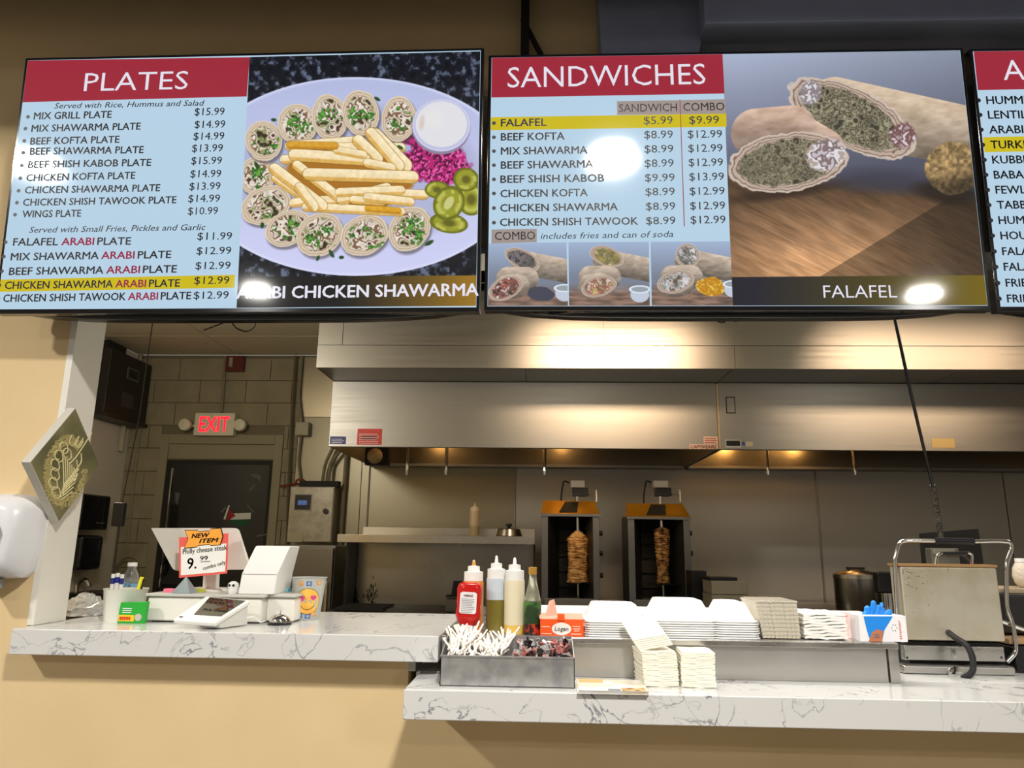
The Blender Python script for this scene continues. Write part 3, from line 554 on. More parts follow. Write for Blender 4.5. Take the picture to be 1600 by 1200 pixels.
# -- left screen
T1.photo(Z1, [(58, 84), (1040, 60), (1038, 1142), (2, 1154)], plate, (760, 760))
T1.poly(Z0, [(90, 85), (1068, 85), (1055, 252), (80, 277)], red, 'header_band'); T1.poly(Z0, [(-30, 1031), (1006, 1010), (1003, 1065), (-30, 1083)], yel, 'highlight_band')
T1.txt(Z0, 'PLATES', wht, 362, 230, 803, 221, 76, bold=-.004); T1.txt(Z1, 'ARABI CHICKEN SHAWARMA', wht, 2, 1112, 1030, 1098, 50, bold=.024)
T1.txt(Z0, 'Served with Rice, Hummus and Salad', ink, 237, 304, 875, 291, 23, ital=.22, bold=.006); T1.txt(Z0, 'Served with Small Fries, Pickles and Garlic', ink, 130, 832, 880, 820, 25, ital=.22, bold=.006)
for s_, x0, y0, x1, y1 in [('MIX GRILL PLATE', 150, 350, 480, 343), ('MIX SHAWARMA PLATE', 140, 403, 603, 393), ('BEEF KOFTA PLATE', 135, 457, 513, 449), ('BEEF SHAWARMA PLATE', 133, 500, 616, 493), ('BEEF SHISH KABOB PLATE', 125, 556, 648, 547),
                           ('CHICKEN KOFTA PLATE', 118, 612, 580, 602), ('CHICKEN SHAWARMA PLATE', 112, 665, 686, 655), ('CHICKEN SHISH TAWOOK PLATE', 104, 717, 755, 706), ('WINGS PLATE', 101, 767, 350, 763)]:
    T1.txt(Z0, s_, ink, x0, y0, x1, y1, 29, bold=.024)
for parts, y0, y1 in [([('FALAFEL', 62, 252, 0), ('ARABI', 268, 405, 1), ('PLATE', 420, 562, 0)], 887, 880), ([('MIX SHAWARMA', 52, 425, 0), ('ARABI', 437, 577, 1), ('PLATE', 592, 733, 0)], 950, 938), ([('BEEF SHAWARMA', 45, 445, 0), ('ARABI', 458, 600, 1), ('PLATE', 614, 757, 0)], 1012, 1000),
                      ([('CHICKEN SHAWARMA', 27, 485, 0), ('ARABI', 497, 626, 1), ('PLATE', 640, 770, 0)], 1071, 1060), ([('CHICKEN SHISH TAWOOK', 20, 540, 0), ('ARABI', 551, 677, 1), ('PLATE', 690, 818, 0)], 1126, 1114)]:
    for s_, x0, x1, c in parts:
        ya = y0+(y1-y0)*x0/800; yb = y0+(y1-y0)*x1/800; T1.txt(Z0, s_, redt if c else ink, x0, ya, x1, yb, 31, bold=.024)
for s_, x0, x1, y in [('$15.99', 833, 960, 333), ('$14.99', 833, 963, 387), ('$14.99', 828, 959, 437), ('$13.99', 822, 953, 488), ('$15.99', 819, 949, 541), ('$14.99', 815, 946, 597), ('$13.99', 811, 943, 650), ('$14.99', 806, 941, 702), ('$10.99', 805, 932, 755),
                      ('$11.99', 845, 992, 862), ('$12.99', 842, 989, 924), ('$12.99', 837, 986, 987), ('$12.99', 832, 981, 1050), ('$12.99', 829, 978, 1113)]:
    T1.txt(Z0, s_, ink, x0, y, x1, y-2, 31, bold=.004)
T1.dots(Z0, [(126, 339), (115, 389), (110, 441), (105, 491), (98, 545), (93, 600), (86, 653), (79, 704), (71, 755), (31, 872), (23, 933), (15, 995), (4, 1055), (0, 1111)], ink)
# -- middle screen
T2.photo(Z3, [(22, 66), (1045, 50), (1166, 1146), (66, 1153)], falafel, (760, 760))
for k, (q, o3) in enumerate([([(30, 877), (368, 872), (375, 1154), (30, 1156)], (30, 877)), ([(377, 872), (718, 870), (723, 1152), (379, 1154)], (380, 872)), ([(726, 870), (1065, 868), (1076, 1150), (731, 1152)], (728, 870))]):
    T2.photo(Z2, q, thumb(o3[0], o3[1], k), (300, 250), 'wrap_photo')
T2.poly(Z2, [(30, 82), (1031, 68), (1040, 240), (36, 257)], red, 'header_band'); T2.poly(Z2, [(583, 273), (1043, 264), (1046, 325), (584, 331)], tan, 'column_band'); T2.poly(Z2, [(30, 341), (1047, 325), (1049, 381), (30, 396)], yel, 'highlight_band')
T2.poly(Z2, [(50, 818), (242, 815), (242, 872), (49, 877)], tan, 'combo_band'); T2.poly(Z2, [(849, 266), (852, 266), (871, 805), (867, 805)], rline, 'column_line', .0066)
T2.txt(Z2, 'SANDWICHES', wht, 118, 215, 960, 200, 86, bold=-.003); T2.txt(Z2, 'SANDWICH', ink, 592, 319, 838, 315, 33, bold=.006); T2.txt(Z2, 'COMBO', ink, 865, 314, 1040, 311, 33, bold=.006); T2.txt(Z2, 'COMBO', ink, 64, 863, 235, 860, 34, bold=.006)
T2.txt(Z2, 'includes fries and can of soda', gr, 258, 859, 822, 850, 26, ital=.22)
for i, (s_, x0, x1, y0, y1) in enumerate([('FALAFEL', 90, 283, 380, 377), ('BEEF KOFTA', 90, 360, 440, 436), ('MIX SHAWARMA', 90, 457, 500, 495), ('BEEF SHAWARMA', 90, 482, 560, 554), ('BEEF SHISH KABOB', 88, 528, 620, 614), ('CHICKEN KOFTA', 88, 458, 681, 676), ('CHICKEN SHAWARMA', 87, 586, 742, 736), ('CHICKEN SHISH TAWOOK', 86, 672, 803, 797)]):
    T2.txt(Z2, s_, ink, x0, y0, x1, y1, 31, bold=.024)
T2.dots(Z2, [(60, y) for y in (366, 426, 485, 545, 605, 665, 727, 789)], ink)
for s_, x0, x1, y in [('$5.99', 697, 820, 371), ('$8.99', 699, 821, 431), ('$8.99', 700, 823, 492), ('$8.99', 701, 824, 553), ('$9.99', 702, 829, 614), ('$8.99', 704, 829, 674), ('$8.99', 706, 831, 736), ('$8.99', 707, 832, 797),
                      ('$9.99', 890, 1017, 369), ('$12.99', 884, 1030, 429), ('$12.99', 886, 1032, 489), ('$12.99', 888, 1034, 549), ('$13.99', 890, 1038, 610), ('$12.99', 892, 1041, 671), ('$12.99', 894, 1043, 733), ('$12.99', 896, 1045, 793)]:
    T2.txt(Z2, s_, ink, x0, y, x1, y-2, 32, bold=.004)
T2.txt(Z3, 'FALAFEL', wht, 452, 1108, 765, 1107, 52, bold=-.004)
# -- right screen
T3.poly(Z3, [(1070, 50), (2055, 34), (2085, 204), (1090, 226)], red, 'header_band'); T3.poly(Z3, [(1108, 426), (2120, 404), (2132, 468), (1114, 490)], yel, 'highlight_band')
T3.txt(Z3, 'APPETIZERS', wht, 1218, 183, 1300, 182, 84, bold=-.003, nat=1)
for s_, x0, y0 in [('HUMMUS', 1145, 285), ('LENTIL', 1152, 347), ('ARABI', 1157, 410), ('TURKISH', 1163, 474), ('KUBBEH', 1170, 538), ('BABA', 1177, 602), ('FEWL', 1184, 666), ('TABBOULEH', 1190, 730), ('HUMMUS', 1197, 795), ('HOUSE', 1205, 860), ('FALAFEL', 1212, 927), ('FALAFEL', 1219, 993), ('FRIES', 1227, 1061), ('FRIES', 1233, 1128)]:
    T3.txt(Z3, s_, ink, x0, y0, x0+100, y0-1, 33, bold=.02, nat=1); T3.dots(Z3, [(x0-35, y0-16)], ink, 10)
# ------------------------------------------------------------------ counters
c = thing('upper_counter', 'raised white marble counter top holding the till, left of the lower one', 'counter', (0, 0, 0))
CX1 = at(685, 1010, 2.08).x
G().box(-1.482, CX1, 2.08, 2.72, CT-.069, CT).build('counter_top', MARBLE, c, bevel=.003)
G().box(XJ+.02, KX-.02, 2.36, 2.66, 0, CT-.071).build('counter_cabinet', WHITE, c)
c = thing('lower_counter', 'lower white marble ledge in front of the steel riser, running off to the right', 'counter', (0, 0, 0))
LX0 = at(630, 1095, 1.90).x
G().box(LX0, 3.4, 1.90, WY+.001, LT-.07, LT).box(KX+.022, 3.4, WY, 3.14, LT-.07, LT).build('counter_top', MARBLE, c, bevel=.003)
G().box(KX+.05, 3.4, 2.36, 3.1, 0, LT-.072).build('counter_cabinet', WHITE, c)
# ------------------------------------------------------------------ steel riser shelf
RX0, RX1, RY, RYB = at(690, 1010, 2.11).x, at(1408, 1060, 2.11).x, 2.11, 3.06
t = thing('riser_shelf', 'long stainless riser shelf on the lower counter carrying bottles and foam trays', 'shelf', (RX0, RY, LT)); W = RX1-RX0; Hh = CT-LT
G().box(0, W, 0, RYB-RY, Hh-.012, Hh).build('top_panel', STEELB, t, bevel=.002)
G().box(0, W, -.004, .004, Hh-.016, Hh-.002).build('front_lip', STEELB, t, bevel=.001)
G().box(.0, W-.03, .008, .014, .001, Hh-.013).build('front_panel', mat('riser_front', (.60, .59, .56), .36, .9, rnoise=(3, .26, .44), bump=(3, .05, .01)), t)
G().box(W-.026, W, .002, .02, .001, Hh-.013).box(W-.012, W, .02, RYB-RY, .001, Hh-.013).build('end_panel', STEELB, t, bevel=.001)
G().box(0, .012, .02, RYB-RY, .001, Hh-.013).build('end_panel', STEELB, t, bevel=.001)
cb = thing('cutting_board', 'wide white cutting board lying on the back of the steel riser shelf', 'board', (at(965, 950, 2.95).x, 2.92, CT))
G().box(-.42, .42, -.24, .1, .0, .012).build('board', mat('white_board', rgb(240, 238, 228), .4), cb, bevel=.003)
# ------------------------------------------------------------------ soap dispenser and plaque
t = thing('soap_dispenser', 'white wall mounted soap dispenser with a grey centre at the left edge', 'dispenser', (at(-14, 835, 2.08).x, WY, at(10, 835, 2.08).z)); k = .00187
g = G(); prof = [(0, 64), (26, 63), (40, 59), (50, 50), (56, 36), (57, 5), (54, -28), (49, -56), (40, -66), (0, -68)]
sil = [(x*k, z*k) for x, z in prof]; sil = sil+[(-x, z) for x, z in reversed(sil[1:-1])]
def shell(g, sil, layers):
    n = len(sil); vs = []
    for y, s in layers:
        vs += [(x*s, y, z*s) for x, z in sil]
    fs = [(j*n+i, j*n+(i+1) % n, (j+1)*n+(i+1) % n, (j+1)*n+i) for j in range(len(layers)-1) for i in range(n)]+[tuple(range(n-1, -1, -1)), tuple((len(layers)-1)*n+i for i in range(n))]
    g.add(vs, fs); return g
shell(g, sil, [(0, 1.0), (-.03, 1.0), (-.034, .985), (-.075, .90), (-.098, .74), (-.105, .62)]).build('cover', mat('dispenser_white', rgb(226, 226, 228), .3), t, smooth=True)
G().add(*(lambda pts: (pts, [tuple(range(len(pts)))]))([(29*k*math.cos(a)*(1 if math.sin(a) > 0 else .92), -.1075, (-8+(32 if math.sin(a) > 0 else 50)*math.sin(a))*k) for a in [2*PI*i/28 for i in range(28)]])).build('window_panel', mat('grey_plastic', rgb(150, 152, 154), .4), t)
g = G(); g.lathe([(.010, 0), (.012, .004), (.006, .006)], 18); o = g.build('drop_emblem', mat('blue_emblem', rgb(60, 140, 180), .3), t); o.rotation_euler = (PI/2, 0, 0); o.location = (.018, -.1078, .016)
g = G(); g.lathe([(.016, 0), (.018, .003)], 18); o = g.build('window_port', mat('dark_port', rgb(60, 66, 72), .2), t); o.rotation_euler = (PI/2, 0, 0); o.location = (.012, -.1078, .045)
G().box(-.028, .028, -.1, -.03, -.155, -.125).build('nozzle', mat('grey_plastic', (.3, .3, .3), .4), t, bevel=.006)
sc = 2.16/2.25; pc = Vector((XJ, 2.253*sc, 1.40+(1.629-1.40)*sc)); D = .182*sc
t = thing('wall_plaque', 'green gold diamond shaped plaque with ornate raised calligraphy on the white jamb', 'plaque', (XJ+.0005, pc.y, pc.z))
def pl(u, v, d): return (d, u, v)        # u along +y, v up, d out of the jamb (+x)
g = G(); g.add([pl(*q) for q in ((0, D, .001), (D*.93, .015, .001), (0, -D, .001), (-D*.93, -.012, .001), (0, D, .028), (D*.93, .015, .028), (0, -D, .028), (-D*.93, -.012, .028))], [(0, 3, 2, 1), (4, 5, 6, 7), (0, 1, 5, 4), (1, 2, 6, 5), (2, 3, 7, 6), (3, 0, 4, 7)])
g.build('board', mat('board_edge', rgb(206, 202, 190), .6), t, bevel=.001)
GREENB = mat('olive_marbled', rgb(142, 136, 96), .4, .1, noise=(9, rgb(96, 94, 64), .35, .65))
g = G(); q = .985; g.add([pl(*p_) for p_ in ((0, D*q, .0288), (D*.93*q, .015, .0288), (0, -D*q, .0288), (-D*.93*q, -.012, .0288))], [(0, 1, 2, 3)]); g.build('face', GREENB, t)
GOLD = mat('pale_gold', rgb(236, 224, 170), .4, .2); GOLD2 = mat('dull_gold', rgb(196, 182, 124), .5, .2)
g = G()
for i in range(950):
    a = random.uniform(.32*PI, 2.05*PI) if True else 0; r0 = random.uniform(.076, .104)
    u, v = r0*math.cos(a)*.98, -.022+r0*math.sin(a)*1.05; b_ = random.uniform(0, PI); l = random.uniform(.003, .007)
    g.tube([pl(u-l*math.cos(b_), v-l*math.sin(b_), .029), pl(u, v, .0305), pl(u+l*math.cos(b_), v+l*math.sin(b_), .029)], .0011, 4)
tag(g.build('ornament_ring', GOLD2, t), kind='stuff')
def sw(pts, r=.0019): return (arc([pl(u*1.12, v*1.1, .0305) for u, v in pts], .02, 4), r)
strokes = [[(.085, .10), (.05, .05), (.03, .022), (.005, .0)], [(.03, .082), (.018, .058), (.036, .046), (.052, .072)], [(.05, .036), (.058, .012), (.042, -.006), (.034, .016)], [(.0, .082), (-.012, .06), (.01, .048), (.022, .07)], [(.012, .06), (.03, .05), (.05, .08)]]
for i in range(7): strokes.append([(.052-.003*i, .004-.013*i), (.022-.004*i, -.030-.011*i), (-.006-.002*i, -.058-.007*i)])
for i in range(6): strokes.append([(-.028+.011*i, .024-.006*i), (-.012+.010*i, -.03-.004*i), (.000+.009*i, -.085+.012*i)])
for j, (cu_, cv_) in enumerate(((-.030, .045), (-.045, .020), (-.055, -.005), (-.050, -.030), (-.052, -.055), (-.035, -.078), (-.012, .030))):
    strokes.append([(cu_+.018*math.cos(a)*(1-.10*a/PI), cv_+.013*math.sin(a)) for a in [.4+i*PI/4 for i in range(7)]]); strokes.append([(cu_+.016, cv_+.004), (cu_+.024, cv_-.012), (cu_+.008, cv_-.020), (cu_-.006, cv_-.014)])
for st in strokes: G().tube(*sw(st), n=6).build('stroke', GOLD, t, smooth=True)
# ------------------------------------------------------------------ till, drawer, displays
def Z(x, y, z=CT): return atz(x, y, z)
A = Z(226, 973); B = Z(395, 978); dY0 = 2.30; x0, x1 = at(228, 960, dY0).x, at(453, 960, dY0).x
t = thing('cash_drawer', 'low white cash drawer under the till stand, with grey rim', 'drawer', (x0, dY0, CT)); W = x1-x0; h = at(300, 928, dY0).z-CT
DWH = mat('drawer_white', rgb(232, 230, 220), .4)
G().box(0, W*.80, 0, .34, .004, h-.010).box(W*.80, W, .04, .11, .004, h-.010).build('body', DWH, t, bevel=.006)
G().box(-.006, W*.82, -.008, .35, h-.009, h).box(W*.82, W+.006, .03, .12, h-.009, h).build('lid', mat('drawer_grey', rgb(196, 194, 186), .4), t, bevel=.003)
G().box(.01, W*.78, .02, .32, 0, .005).build('feet', BLACK, t)
TOP = CT+h
# till screen seen from behind
sY = 2.40; p0, p1 = at(232, 825, sY), at(388, 892, sY); cx = (p0.x+p1.x)/2
t = thing('till_screen', 'white back of the till touch screen leaning on its stand', 'screen', (cx, sY+.02, TOP))
wv, hv = (p1.x-p0.x), (p0.z-p1.z)
cs = [at(*q, sY) for q in ((236, 825), (370, 825), (388, 890), (268, 892))]
c2 = [Vector((q.x-cx, q.z-TOP)) for q in cs]
def lean(z): return .05-(z-.03)*.35
g = G(); nn = arc([(c2[0].x, 0, c2[0].y)]*1+[(c2[0].x, 0, c2[0].y), (c2[1].x, 0, c2[1].y), (c2[2].x, 0, c2[2].y), (c2[3].x, 0, c2[3].y), (c2[0].x, 0, c2[0].y)], .014, 4)
pts = [(v.x, v.z) for v in nn[1:-1]]
n = len(pts); g.add([(x, -.02+.10*(.2-z)*1.0, z) for x, z in pts]+[(x, -.003+.10*(.2-z)*1.0, z) for x, z in pts], [tuple(range(n)), tuple(range(2*n-1, n-1, -1))]+[(i, n+i, n+(i+1) % n, (i+1) % n) for i in range(n)])
g.build('screen_back', mat('till_white', rgb(224, 222, 212), .35), t)
sx = at(322, 900, sY).x-cx
G().prism([(sx-.022, .09), (sx+.022, .09), (sx+.028, .0), (sx-.018, .0)], .0, .03).build('stand_neck', WPLAST, t, bevel=.004)
G().lathe([(.05, 0), (.052, .004), (.03, .010), (.01, .012)], 24, (sx+.005, .02, 0)).build('stand_base', WPLAST, t, smooth=True)
# hand written sign hanging on the screen
gY = sY-.052
def loc(px, py, Y, o): p = at(px, py, Y); return Vector((p.x-o.x, p.z-o.z))
so = at(318, 862, gY)
t = thing('price_sign', 'small paper sign with red border and orange NEW ITEM burst on the till screen', 'sign', so)
def flat(parent, o, pts, Y, d, m, name, th=.0006):
    q = [loc(x, y, Y, o) for x, y in pts]; g = G(); g.prism([(v.x, v.y) for v in q], -d-th, -d); return g.build(name, m, parent)
REDP = mat('sign_red', rgb(236, 96, 84), .7)
flat(t, so, [(280, 840), (357, 833), (355, 896), (280, 903)], gY, 0, REDP, 'backing_card')
flat(t, so, [(283, 855), (354, 849), (352, 893), (283, 899)], gY, .0008, PAPER, 'paper')
ar = [(290, 829), (310, 829), (311, 831), (328, 830), (329, 827), (345, 826), (348, 838), (344, 851), (329, 852), (328, 850), (310, 852), (309, 854), (289, 856), (295, 842)]
flat(t, so, [(317+(x-317)*1.05, 841+(y-841)*1.10) for x, y in ar], gY, .0016, mat('marker_black', (.01, .01, .01), .6), 'burst_outline'); flat(t, so, ar, gY, .0024, mat('burst_orange', rgb(250, 170, 62), .7), 'burst')
MK = mat('marker_black', (.01, .01, .01), .6)
def ftxt(s_, par, o, x0, y0, x1, y1, cap, Y, d, m, bold=.03, ital=0):
    a = loc(x0, y0, Y, o); b = loc(x1, y1, Y, o); u = (b-a); L_ = u.length; u.normalize(); k_ = cap*(Y/1130)
    return text(s_, m, par, (a.x, -d, a.y), (u.x, 0, u.y), (-u.y, 0, u.x), L_, k_, bold=bold, ital=ital)
ftxt('NEW', t, so, 300, 841, 328, 839, 6.5, gY, .0034, MK, .05, .25); ftxt('ITEM', t, so, 312, 848.5, 342, 846.5, 6, gY, .0034, MK, .05, .25)
ftxt('Philly cheese steak', t, so, 286, 866, 355, 859, 7.5, gY, .0018, MK, .015); ftxt('9.', t, so, 293, 889, 307, 888, 16, gY, .0018, MK, .02); ftxt('99', t, so, 313, 876, 325, 875, 6.5, gY, .0018, MK, .03)
G().tube([(loc(314, 878, gY, so).x, -.0022, loc(314, 878, gY, so).y), (loc(329, 877, gY, so).x, -.0022, loc(329, 877, gY, so).y)], .0009, 5).build('underline', MK, t); ftxt('combo only', t, so, 318, 891, 353, 881, 5.5, gY, .0018, MK, .02)
# receipt printer
pY = 2.32; a = at(372, 924, pY); o = Vector((a.x, pY, TOP))
t = thing('receipt_printer', 'white upright receipt printer with sloping front on the cash drawer', 'printer', o)
xs_ = [at(x, 900, pY).x-o.x for x in (375, 430, 388, 440)]
h1_ = at(400, 853, pY).z-TOP; h2_ = at(400, 897, pY).z-TOP
wq = xs_[1]-0
g = G(); g.prism([(0, 0), (wq, 0), (wq+.012, h2_), (wq+.02, h1_*.95), (wq+.014, h1_), (.026, h1_), (.020, h1_*.95), (.004, h2_)], 0, .003)
vs = [];
def ring(z, y0_, y1_, xo): return [(xo, y0_, z), (xo+wq, y0_, z), (xo+wq, y1_, z), (xo, y1_, z)]
g = G(); R = [ring(0, 0, .15, 0), ring(h2_, .0, .15, .006), ring(h1_-.004, .05, .15, .022), ring(h1_, .055, .145, .024)]; vs = sum(R, [])
g.add(vs, [(j*4+i, j*4+(i+1) % 4, (j+1)*4+(i+1) % 4, (j+1)*4+i) for j in range(3) for i in range(4)]+[(3, 2, 1, 0), (12, 13, 14, 15)]); g.build('body', WPLAST, t, bevel=.004)
G().box(.007, wq+.004, -.0012, .001, h2_-.0012, h2_+.0004).build('lid_gap', mat('seam_grey', rgb(170, 168, 160), .6), t)
# customer display in front
o = Z(338, 984); o = Vector((o.x, 2.17, CT))
t = thing('customer_display', 'tilted white customer display with a dark glossy screen in front of the drawer', 'display', o)
dY = 2.15
def dp(px, py, Y): p = at(px, py, Y); return Vector((p.x-o.x, Y-o.y, p.z-CT))
a_, b_, c_, d_ = dp(270, 968, 2.13), dp(336, 973, 2.12), dp(391, 938, 2.24), dp(322, 931, 2.25)
nrm = (b_-a_).cross(d_-a_).normalized(); th = nrm*.014
def slab(cs, up, dn, name, m, par, bevel=0):
    g = G(); n = len(cs); g.add([c+nrm*up for c in cs]+[c+nrm*dn for c in cs], [tuple(range(n)), tuple(range(2*n-1, n-1, -1))]+[(i, n+i, n+(i+1) % n, (i+1) % n) for i in range(n)]); return g.build(name, m, par, bevel=bevel)
slab([a_, b_, c_, d_], 0, -.014, 'tablet', WPLAST, t, .004)
def bl(u, v): return (a_*(1-u)+b_*u)*(1-v)+(d_*(1-u)+c_*u)*v
scr = slab([bl(.30, .12+.12), bl(.97-.05, .26), bl(.93, .95), bl(.12, .95)], .0012, -.002, 'glass', mat('display_glass', rgb(40, 42, 46), .05, coat=.4), t)
slab([bl(.06, .10), bl(.14, .10), bl(.14, .13), bl(.06, .13)], .0012, -.001, 'logo_mark', inkK, t)
u_ = (bl(.9, .6)-bl(.2, .6)).normalized(); v_ = (bl(.5, .9)-bl(.5, .3)); v_ = (v_-u_*v_.dot(u_)).normalized(); A_ = bl(.36, .42)+nrm*.0022
text('Philly Cheese', MK, t, A_, u_, v_, (bl(.9, .42)-bl(.36, .42)).length, .011, bold=.01); text('9.99', MK, t, bl(.38, .72)+nrm*.0022, u_, v_, .03, .010, bold=.01)
f1, f2, f3, f4 = bl(.5, .12)-nrm*.014, bl(.98, .12)-nrm*.014, bl(.98, .95)-nrm*.014, bl(.3, .95)-nrm*.014
g = G(); cs = [f1, f2, f3, f4]; dn = [Vector((q.x*1.0, q.y+.01, .002)) for q in cs]; g.add(cs+dn, [(0, 1, 2, 3), (7, 6, 5, 4)]+[(i, 4+i, 4+(i+1) % 4, (i+1) % 4) for i in range(4)]); g.build('base', mat('display_base', rgb(214, 212, 204), .5), t, bevel=.003)
g = G(); q0 = dp(386, 965, 2.2); g.tube([(q0.x, q0.y, q0.z), (q0.x+.015, q0.y+.01, .03), (q0.x+.03, q0.y+.03, .012), (q0.x+.02, q0.y+.1, .01)], .002, 6); g.build('cable', WPLAST, t, smooth=True)
# trinkets on the drawer
o = at(289, 923, 2.33); o.z = TOP
t = thing('glass_pyramid', 'clear glass pyramid on the left end of the cash drawer', 'ornament', o); e = .03
G().add([(-e, -e, 0), (e, -e, 0), (e, e, 0), (-e, e, 0), (0, 0, .052)], [(3, 2, 1, 0), (0, 1, 4), (1, 2, 4), (2, 3, 4), (3, 0, 4)]).build('pyramid', mat('clear_glass', rgb(200, 214, 214), .06, trans=.55, ior=1.3), t, bevel=.001)
G().box(-.016, .016, -.016, .016, .001, .006).build('inner_plate', mat('pale_blue', rgb(150, 200, 210), .4), t)
o = at(364, 922, 2.335); o.z = TOP
t = thing('owl_figurine', 'tiny white figurine with dark eyes between glass pyramid and printer', 'figurine', o)
G().lathe([(.013, 0), (.016, .006), (.015, .016), (.017, .024), (.015, .032), (.008, .037), (.002, .038)], 16).build('body', WPLAST, t, smooth=True)
for s_ in (-1, 1): G().lathe([(.0045, 0), (.003, .004), (.0005, .005)], 10).build('eye', BLACK, t, smooth=True).matrix_local = Matrix.Translation((s_*.006, -.0145, .026))@Matrix.Rotation(PI/2, 4, 'X')
for px, y1, c_, lab in ((266, 2.36, (236, 120, 140), 'pink sticky pad lying behind glass pyramid on the drawer'), (312, 2.38, (196, 200, 80), 'yellow green sticky pad at the foot of the till stand')):
    o = at(px, 920, y1); o.z = TOP
    tag(G().box(-.016, .016, -.012, .012, 0, .011).build('sticky_pad', mat('pad%d' % px, rgb(*c_), .7), None, o, bevel=.001), lab, 'notepad')
o = at(446, 925, 2.44); o.z = TOP
tag(G().box(-.012, .012, -.01, .03, 0, .012).build('card_box', mat('light_blue', rgb(120, 190, 210), .5), None, o, bevel=.001), 'small light blue box behind the receipt printer, beside the emoji cup', 'box')
# bell
o = Z(439, 975); o = Vector((o.x, o.y-.012, CT))
t = thing('service_bell', 'chrome service bell on black base in front of the cash drawer', 'bell', o)
G().lathe([(.036, 0), (.036, .004), (.033, .006), (.028, .006)], 28).build('base', BLACK, t, smooth=True)
G().lathe([(.031, .008), (.031, .011), (.027, .020), (.018, .028), (.006, .031), (.001, .0315)], 28).build('dome', CHROME, t, smooth=True)
G().cyl((0, 0, .031), (0, 0, .041), .0022, .0028, n=10).build('button', CHROME, t)
# emoji cup
o = Z(479, 968); k = o.y/1130; r0, r1, hh = 18.5*k, 25.5*k, 62*k
t = thing('plastic_cup', 'frosted plastic cup printed with a smiling heart eyed emoji', 'cup', (o.x, o.y, CT))
CUPM = mat('frosted_cup', rgb(212, 214, 208), .35, trans=.35)
G().lathe([(r0*.98, .001), (r0, .0), (r1, hh-.003), (r1+.0025, hh-.002), (r1+.0025, hh), (r1-.001, hh), (r0-.001, .004), (.001, .004)], 36, caps=False).build('cup_wall', CUPM, t, smooth=True)
def oncup(u, v, d=.0006):     # u, v metres on the wrapped front (v = height)
    rr = r0+(r1-r0)*v/hh+d; a = u/rr-PI/2+ca; return (rr*math.cos(a), rr*math.sin(a), v)
ca = math.atan2(0, 1)+math.atan2(-o.x, o.y)*1.0
def cupshape(pts, m, name, d):
    g = G(); n = len(pts); cx_ = sum(p[0] for p in pts)/n; cz_ = sum(p[1] for p in pts)/n; vs = [oncup(cx_, cz_, d)]
    for s_ in (.5, 1): vs += [oncup(cx_+(x-cx_)*s_, cz_+(z-cz_)*s_, d) for x, z in pts]
    fs = [(0, 1+i, 1+(i+1) % n) for i in range(n)]+[(1+i, 1+n+i, 1+n+(i+1) % n, 1+(i+1) % n) for i in range(n)]
    g.add(vs, fs); return g.build(name, m, t)
em = mat('emoji_yellow', rgb(248, 200, 90), .5, noise=(30, rgb(246, 176, 70), .4, .7)); E0 = (-.001, 28*k)
cupshape([(E0[0]+18.9*k*math.cos(a), E0[1]+18.9*k*math.sin(a)) for a in [2*PI*i/32 for i in range(32)]], inkK, 'emoji_outline', .0005)
cupshape([(E0[0]+18.2*k*math.cos(a), E0[1]+18.2*k*math.sin(a)) for a in [2*PI*i/32 for i in range(32)]], em, 'emoji_face', .0008)
def heart(cx_, cz_, s_): return [(cx_+s_*.062*16*math.sin(a)**3, cz_+s_*.062*(13*math.cos(a)-5*math.cos(2*a)-2*math.cos(3*a)-math.cos(4*a))) for a in [2*PI*i/24 for i in range(24)]]
PKK = mat('heart_pink', rgb(226, 66, 140), .5)
cupshape(heart(E0[0]-8.5*k, E0[1]+4*k, 4.6*k), PKK, 'heart_eye', .0012); cupshape(heart(E0[0]+8.5*k, E0[1]+5*k, 4.6*k), PKK, 'heart_eye', .0012)
g = G(); g.tube([oncup(E0[0]+11*k*math.cos(a), E0[1]-1*k+11*k*math.sin(a), .0014) for a in [PI*1.12+PI*.76*i/12 for i in range(13)]], .0007, 5); g.build('smile', inkK, t)
for s_, u, v, m in (('GG', -16, 50, 'o'), ('Toy', -4, 50, 'b'), ('BE', 12, 51, 'o'), ('TO', -15, 4, 'b'), ('KS', -3, 3, 'b'), ('GO', 6, 6, 'o')):
    cupshape([((u+a)*k, (v+b)*k) for a, b in ((0, 0), (8, 0), (8, 7), (0, 7))], mat('cup_blue', rgb(70, 120, 190), .5) if m == 'b' else mat('cup_orange', rgb(236, 160, 60), .5), 'letter_block', .0007)
    cupshape([((u+a)*k, (v+b)*k) for a, b in ((2.2, 2), (6, 2), (6, 5), (2.2, 5))], CUPM, 'block_inset', .0010)
